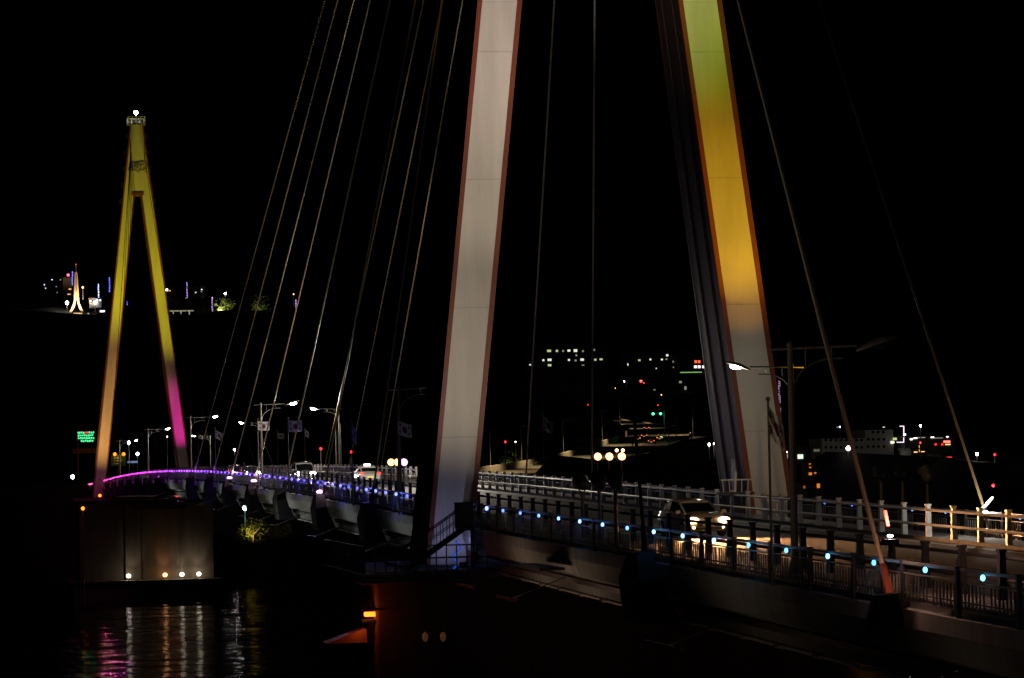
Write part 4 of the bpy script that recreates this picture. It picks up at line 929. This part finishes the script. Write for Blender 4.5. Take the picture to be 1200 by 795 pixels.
for kx, (px, py, off, lb) in enumerate(((700, 494, 10, 'added road lamp at the top left of the hillside road'), (730, 498, 10, 'added road lamp over the pale upper parapet'), (760, 502, 10, 'added road lamp near the road bend'), (782, 512, -10.2, 'added road lamp just right of the car queue'), (750, 521, 10, 'added road lamp below the car queue'), (712, 535, 10, 'added road lamp over the middle of the lower road'), (665, 547, 10, 'added road lamp over the lower road'), (620, 555, 10, 'added road lamp at the lower left of the road'))):  # lamps added to brighten the hillside road
    best = None
    for i in range(1, len(rpts)-1):
        v = rpts[i]-CAM; z_ = v.dot(_f); e = (600+FPX*v.dot(R_)/z_-px)**2+2*(397.5-FPX*v.dot(U_)/z_-py)**2
        if best is None or e < best[0]: best = (e, i)
    i = best[1]; d = (rpts[i+1]-rpts[i-1]).normalized(); n = Vector((-d.y, d.x, 0)).normalized(); p = rpts[i]+n*off; a = -n*(1 if off > 0 else -1)
    t = empty('street_lamp', p, 0, lb, 'street lamp', GS)
    b = MB(); b.tube((0, 0, -1), (0, 0, 9), .14, .09); b.bar((0, 0, 9), a*2.5+Vector((0, 0, 9.2)), .09); b.build('pole', M['pole'], t)
    b = MB(); b.bar(a*2.2+Vector((0, 0, 9.2)), a*3.2+Vector((0, 0, 9.2)), .35, .18); b.build('lamp_head', M['blackpl'], t)
    lamp('SPOT', p+a*3+Vector((0, 0, 8.9)), (1, .68, .30), 7500, t, p+a*6, .2, 115, .5)
USED = []
tl = emi('brake_red', (1, .05, .02), 5); tl2 = emi('brake_orange', (1, .12, .03), 5)
for px, py, D2, lb, m in ((753, 505, 690, 'farthest of the cars with red tail lights on the hillside road', tl2), (757, 511, 640, 'car with broad red tail lights in the middle of the hillside queue', tl2), (773, 511, 640, 'white car with orange red lights at the right of the hillside queue', tl2), (760.5, 516.5, 600, 'nearest car with twin red tail lights in the hillside queue', tl), (748, 511, 650, 'dim car with orange tail lights at the left of the hillside queue', tl2)):
    best = None
    for i in range(1, len(rpts)-1):
        d = (rpts[i+1]-rpts[i-1]).normalized(); n = Vector((-d.y, d.x, 0)).normalized()
        for off in (-6.5, -3, 3, 6.5):
            g = rpts[i]+n*off+Vector((0, 0, .8)); v = g-CAM; z_ = v.dot(_f); ex = 600+FPX*v.dot(R_)/z_-px; ey = 397.5-FPX*v.dot(U_)/z_-py
            e = ex*ex+2*ey*ey
            if (best is None or e < best[0]) and all((g-u_).length > 5.5 for u_ in USED): best = (e, g, d)
    g, d = best[1], best[2]; USED.append(g)
    t = car(g-Vector((0, 0, .78)), math.atan2(d.y, d.x)+math.pi/2, lb, 'sedan', 'card' if 'white' not in lb else 'carw', M['glass'], m, 'cars queuing on the hillside road', detail=False)
DK = 1.0
# ------------------------------------------------------------------ right shore: long building with round windows, quay lights
D = 640; k = D/FPX; q = at(1005, 531, D)
t = empty('harbour_building', q, 0, 'long stepped pale building with rows of round windows on the right shore', 'building'); ground(q)
xs = lambda px: (px-1005)*k
b = MB(); b.box((xs(988.5), 5, 9*k-.5), (53*k, 10, 17*k+1)); b.build('low_wing', M['wall'], t)
b = MB(); b.box((xs(1032), 5, 13.5*k-.5), (34*k-.02, 10.01, 26*k+1)); b.build('high_wing', M['wall'], t)
def holes(rows, nm):
    for (x0, x1, st, py) in rows:
        x = x0
        while x <= x1:
            p = at(x, py, D)-q; b = MB(); b.lathe([(1.75*k, 0), (1.7*k, .06)], Matrix.Translation((p.x, -.02, p.z)) @ Matrix.Rotation(math.pi/2, 4, 'X'), 14); b.build('round_window', M['glass'], t); x += st
holes([(966, 1012, 6.3, 516), (966, 1012, 6.3, 524.5), (1018, 1040, 6.5, 515), (1018, 1040, 6.5, 523.5), (1024, 1040, 6.5, 506.5)], 'w')
for x, y, ww, wh, m in ((1037.5, 500.7, 2.4, .9, 'win'), (1051, 514.5, 4.5, 3, 'wing'), (1048, 518.5, 4, 2, emi('bright_entrance', (1, 1, .6), 2.5)), (980.5, 501, 2, 1, 'winw')):
    p = at(x, y, D)-q; b = MB(); b.box((p.x, -.15, p.z), (ww*k, .1, wh*k)); b.build('lit_window', E_[m] if isinstance(m, str) else m, t)
b = MB()
for (x0, y0, x1, y1) in ((1053.5, 499.7, 1058.5, 499.7), (1058.3, 499.7, 1058.3, 518.5), (1050, 518.5, 1058.3, 518.5)): b.bar(at(x0, y0, D)-q+Vector((0, -.5, 0)), at(x1, y1, D)-q+Vector((0, -.5, 0)), .9*k, .9*k)
b.build('neon_outline', E_['strip'], t)
lamp('POINT', at(990, 534, D-16), (1, .92, .75), 120, t, size=.3)
lamp('POINT', at(1040, 533, D-16), (1, .92, .75), 110, t, size=.3)
GQ = 'lit harbour buildings on the right shore'
house(1090, 530, D, 60, 18, [(1067, 515, 3, 1.6, sp), (1072, 513.7, 4, 1, sp), (1079, 513, 10, .7, spd), (1093, 512.5, 3.5, 1.4, sp), (1111.5, 511.8, 2.4, 1.4, sp), (1100, 513.5, 12, .5, spd), (1110.8, 517.8, 8, 2.2, emi('red_shop_sign', (1, .12, .08), 4)), (1097, 521, 2, 1.4, 'tail'), (1105, 521, 2, 1.4, 'tail'), (1112, 521, 6, 1.2, spo), (1078, 519, 1.6, 1.6, spo)], 'harbour building with white lamps and a bright red sign at right', GQ)
house(1074, 537, D-20, 12, 10, [(1073, 530, 4, 1, spo), (1077.8, 526, .9, 8, emi('gold_pillar', (1, .5, .12), 1.5)), (1082, 529.5, 4, .8, spo)], 'small orange lit kiosk under the red signed building', GQ)
house(1112, 540, D-30, 18, 6, [(1112.5, 536, 6, 1.2, emi('dim_red', (1, .05, .05), 1.2)), (1098, 537.5, 1.4, 1, spb), (1122, 537.5, 1.2, 1, sp)], 'dim red lit boat shed at the quay', GQ)
house(936, 540, D-40, 16, 16, [(938, 535.3, 6.5, 5, emi('greenish_white_window', (.75, .95, .7), 1.3)), (921, 530, 2.2, 1.6, sp), (921.5, 535, 2, 5, spd)], 'small building with a greenish white lit window right of the near pylon', GQ)
house(957, 534, D, 14, 8, [(957, 528, 7, 3, emi('dim_pane', (.7, .7, .5), .12))], 'dim pale annex at the left end of the long building', GQ)
for px, py, m, r, lb in ((993.5, 525.5, 'taxi', .45, 'pinkish white lamp before the long building with round windows'), (984, 500.5, 'lampp', .12, 'tiny white lamp above the long building'), (1144.5, 532, 'lampw', .25, 'white quay lamp right of the red sign'), (1165.5, 533, 'red', .22, 'small red quay lamp at the far right'), (1078, 519, 'red', .16, 'red mast lamp between the harbour buildings'), (1078.5, 499, 'lampw', .18, 'tiny white mast lamp above the harbour'), (1060, 509.5, 'lampp', .18, 'tiny pinkish lamp right of the neon outline'), (831, 521, 'lampw', .20, 'small white lamp left of the right leg'), (836.5, 520, 'lampp', .13, 'faint lamp next to the small white one left of the right leg')):
    pl(px, py, D-60, 3, E_[m], lb, r=r*1.05, group='quay lamps on the right shore')
am = emi('amber_window', (1, .28, .04), .8)
for x, y, w_, wl, lb in ((949, 551, 9, [(949, 544, 2, 1.2, am), (949.5, 548, 2.4, 1.2, am)], 'tiny hut with two stacked amber lights right of the nearest lamp pole'), (952, 560, 9, [(949.5, 555.5, 3.6, 3, am), (955.5, 554.5, 2.4, 1.6, am)], 'hut with an orange lit window right of the nearest lamp pole'),
                         (960, 574, 8, [(959, 569.5, 3.4, 5, am)], 'low hut with one tall amber window right of the nearest lamp pole'), (943, 575, 7, [(942.5, 571, 2, 3, emi('dim_amber_window', (1, .3, .06), .35))], 'dark hut with one dim orange window beside the nearest lamp pole')):
    house(x, y, 560, w_, 9, wl, lb, 'small huts on the dark quay', name='quay_hut', cat='hut', deep=3)
# vertical lit Korean-style sign strip behind the right leg: column of small lit strokes
q = at(914.5, 500, 520); kk = 520/FPX; t = empty('vertical_sign', q, 0, 'tall narrow violet white lettered sign column right of the right leg', 'sign'); ground(q, q.z-3)
b = MB(); b.box((0, .3, 25*kk), (3*kk, .4, 58*kk)); b.build('panel', M['dark'], t)
b = MB(); py = 447
while py < 492:
    if not 472 < py < 478:
        z = (500-py)*kk
        b.box((-.08, 0, z), (.9*kk, .08, .45*kk))
        if random.random() < .7: b.box((.12, 0, z-.7*kk), (.35*kk, .08, .9*kk))
        if random.random() < .5: b.box((-.16, 0, z-.9*kk), (.35*kk, .08, .7*kk))
    py += 2.4
b.build('lettering', emi('violet_white_letters', (.85, .55, 1), 1.2), t)
# ------------------------------------------------------------------ terrain
sea = []
for X in range(-1400, 1401, 100):
    for Y in (60, 180): sea.append((X, Y, -8))
GROUND += [(-900, 900, 10), (-300, 760, 6), (-60, 560, 14), (-40, 900, 20), (400, 900, 60), (700, 700, 30), (100, 2400, 60), (-600, 2400, 60), (900, 2200, 60), (0, 1300, 70), (-200, 1400, 82), (-120, 620, 10), (0, 520, 18.6), (0, 640, 18.5), (80, 2000, 80)]
GROUND += [(x, y, -10) for x, y in ((-120, 440), (-60, 440), (0, 440), (60, 400), (140, 330), (220, 280), (320, 260), (500, 240), (-240, 470), (-400, 500), (-700, 560), (-1200, 700), (-200, 520), (-60, 380), (60, 330), (-1400, 1200), (800, 220))]
from mathutils import kdtree
kd = kdtree.KDTree(len(GROUND))
for i, g in enumerate(GROUND): kd.insert((g[0], g[1], 0), i)
kd.balance()
def hgt(x, y):
    sw = 0; sz = 0
    for co, idx, d in kd.find_n((x, y, 0), 7):
        w_ = 1/(d*d+1)**1.5; sw += w_; sz += w_*GROUND[idx][2]
    sh = 455 if x < 60 else (455-(x-60)*.9 if x < 160 else 365)
    u = max(0, min(1, (y-sh)/22)); u = u*u*(3-2*u)
    return -9 + (sz/sw - .6 + 9)*u
b = MB(); xs_ = [-1500+i*22 for i in range(128)]; ys_ = [250+j*j*.21+j*8 for j in range(86)]; V = {}
for i, x in enumerate(xs_):
    for j, y in enumerate(ys_): V[i, j] = b.bm.verts.new((x, y, hgt(x, y)))
for i in range(len(xs_)-1):
    for j in range(len(ys_)-1):
        b.bm.faces.new((V[i, j], V[i+1, j], V[i+1, j+1], V[i, j+1])).smooth = True
tag(b.build('hills', M['fog']), kind='structure')
b = MB(); V = {}
for i in range(41):
    for j in range(21):
        x = -260+i*13; y = -75-j*12
        d = math.hypot(x-CAM.x, y-CAM.y); u = min(1, j/7)
        z = -4+u*13+ (12.6*math.exp(-(d/9)**2) if d < 40 else 0) + .5*math.sin(x*.2)*math.cos(y*.23)
        V[i, j] = b.bm.verts.new((x, y, min(z, 21.3)))
for i in range(40):
    for j in range(20): b.bm.faces.new((V[i, j], V[i+1, j], V[i+1, j+1], V[i, j+1])).smooth = True
tag(b.build('near_bank', M['fog']), kind='structure')
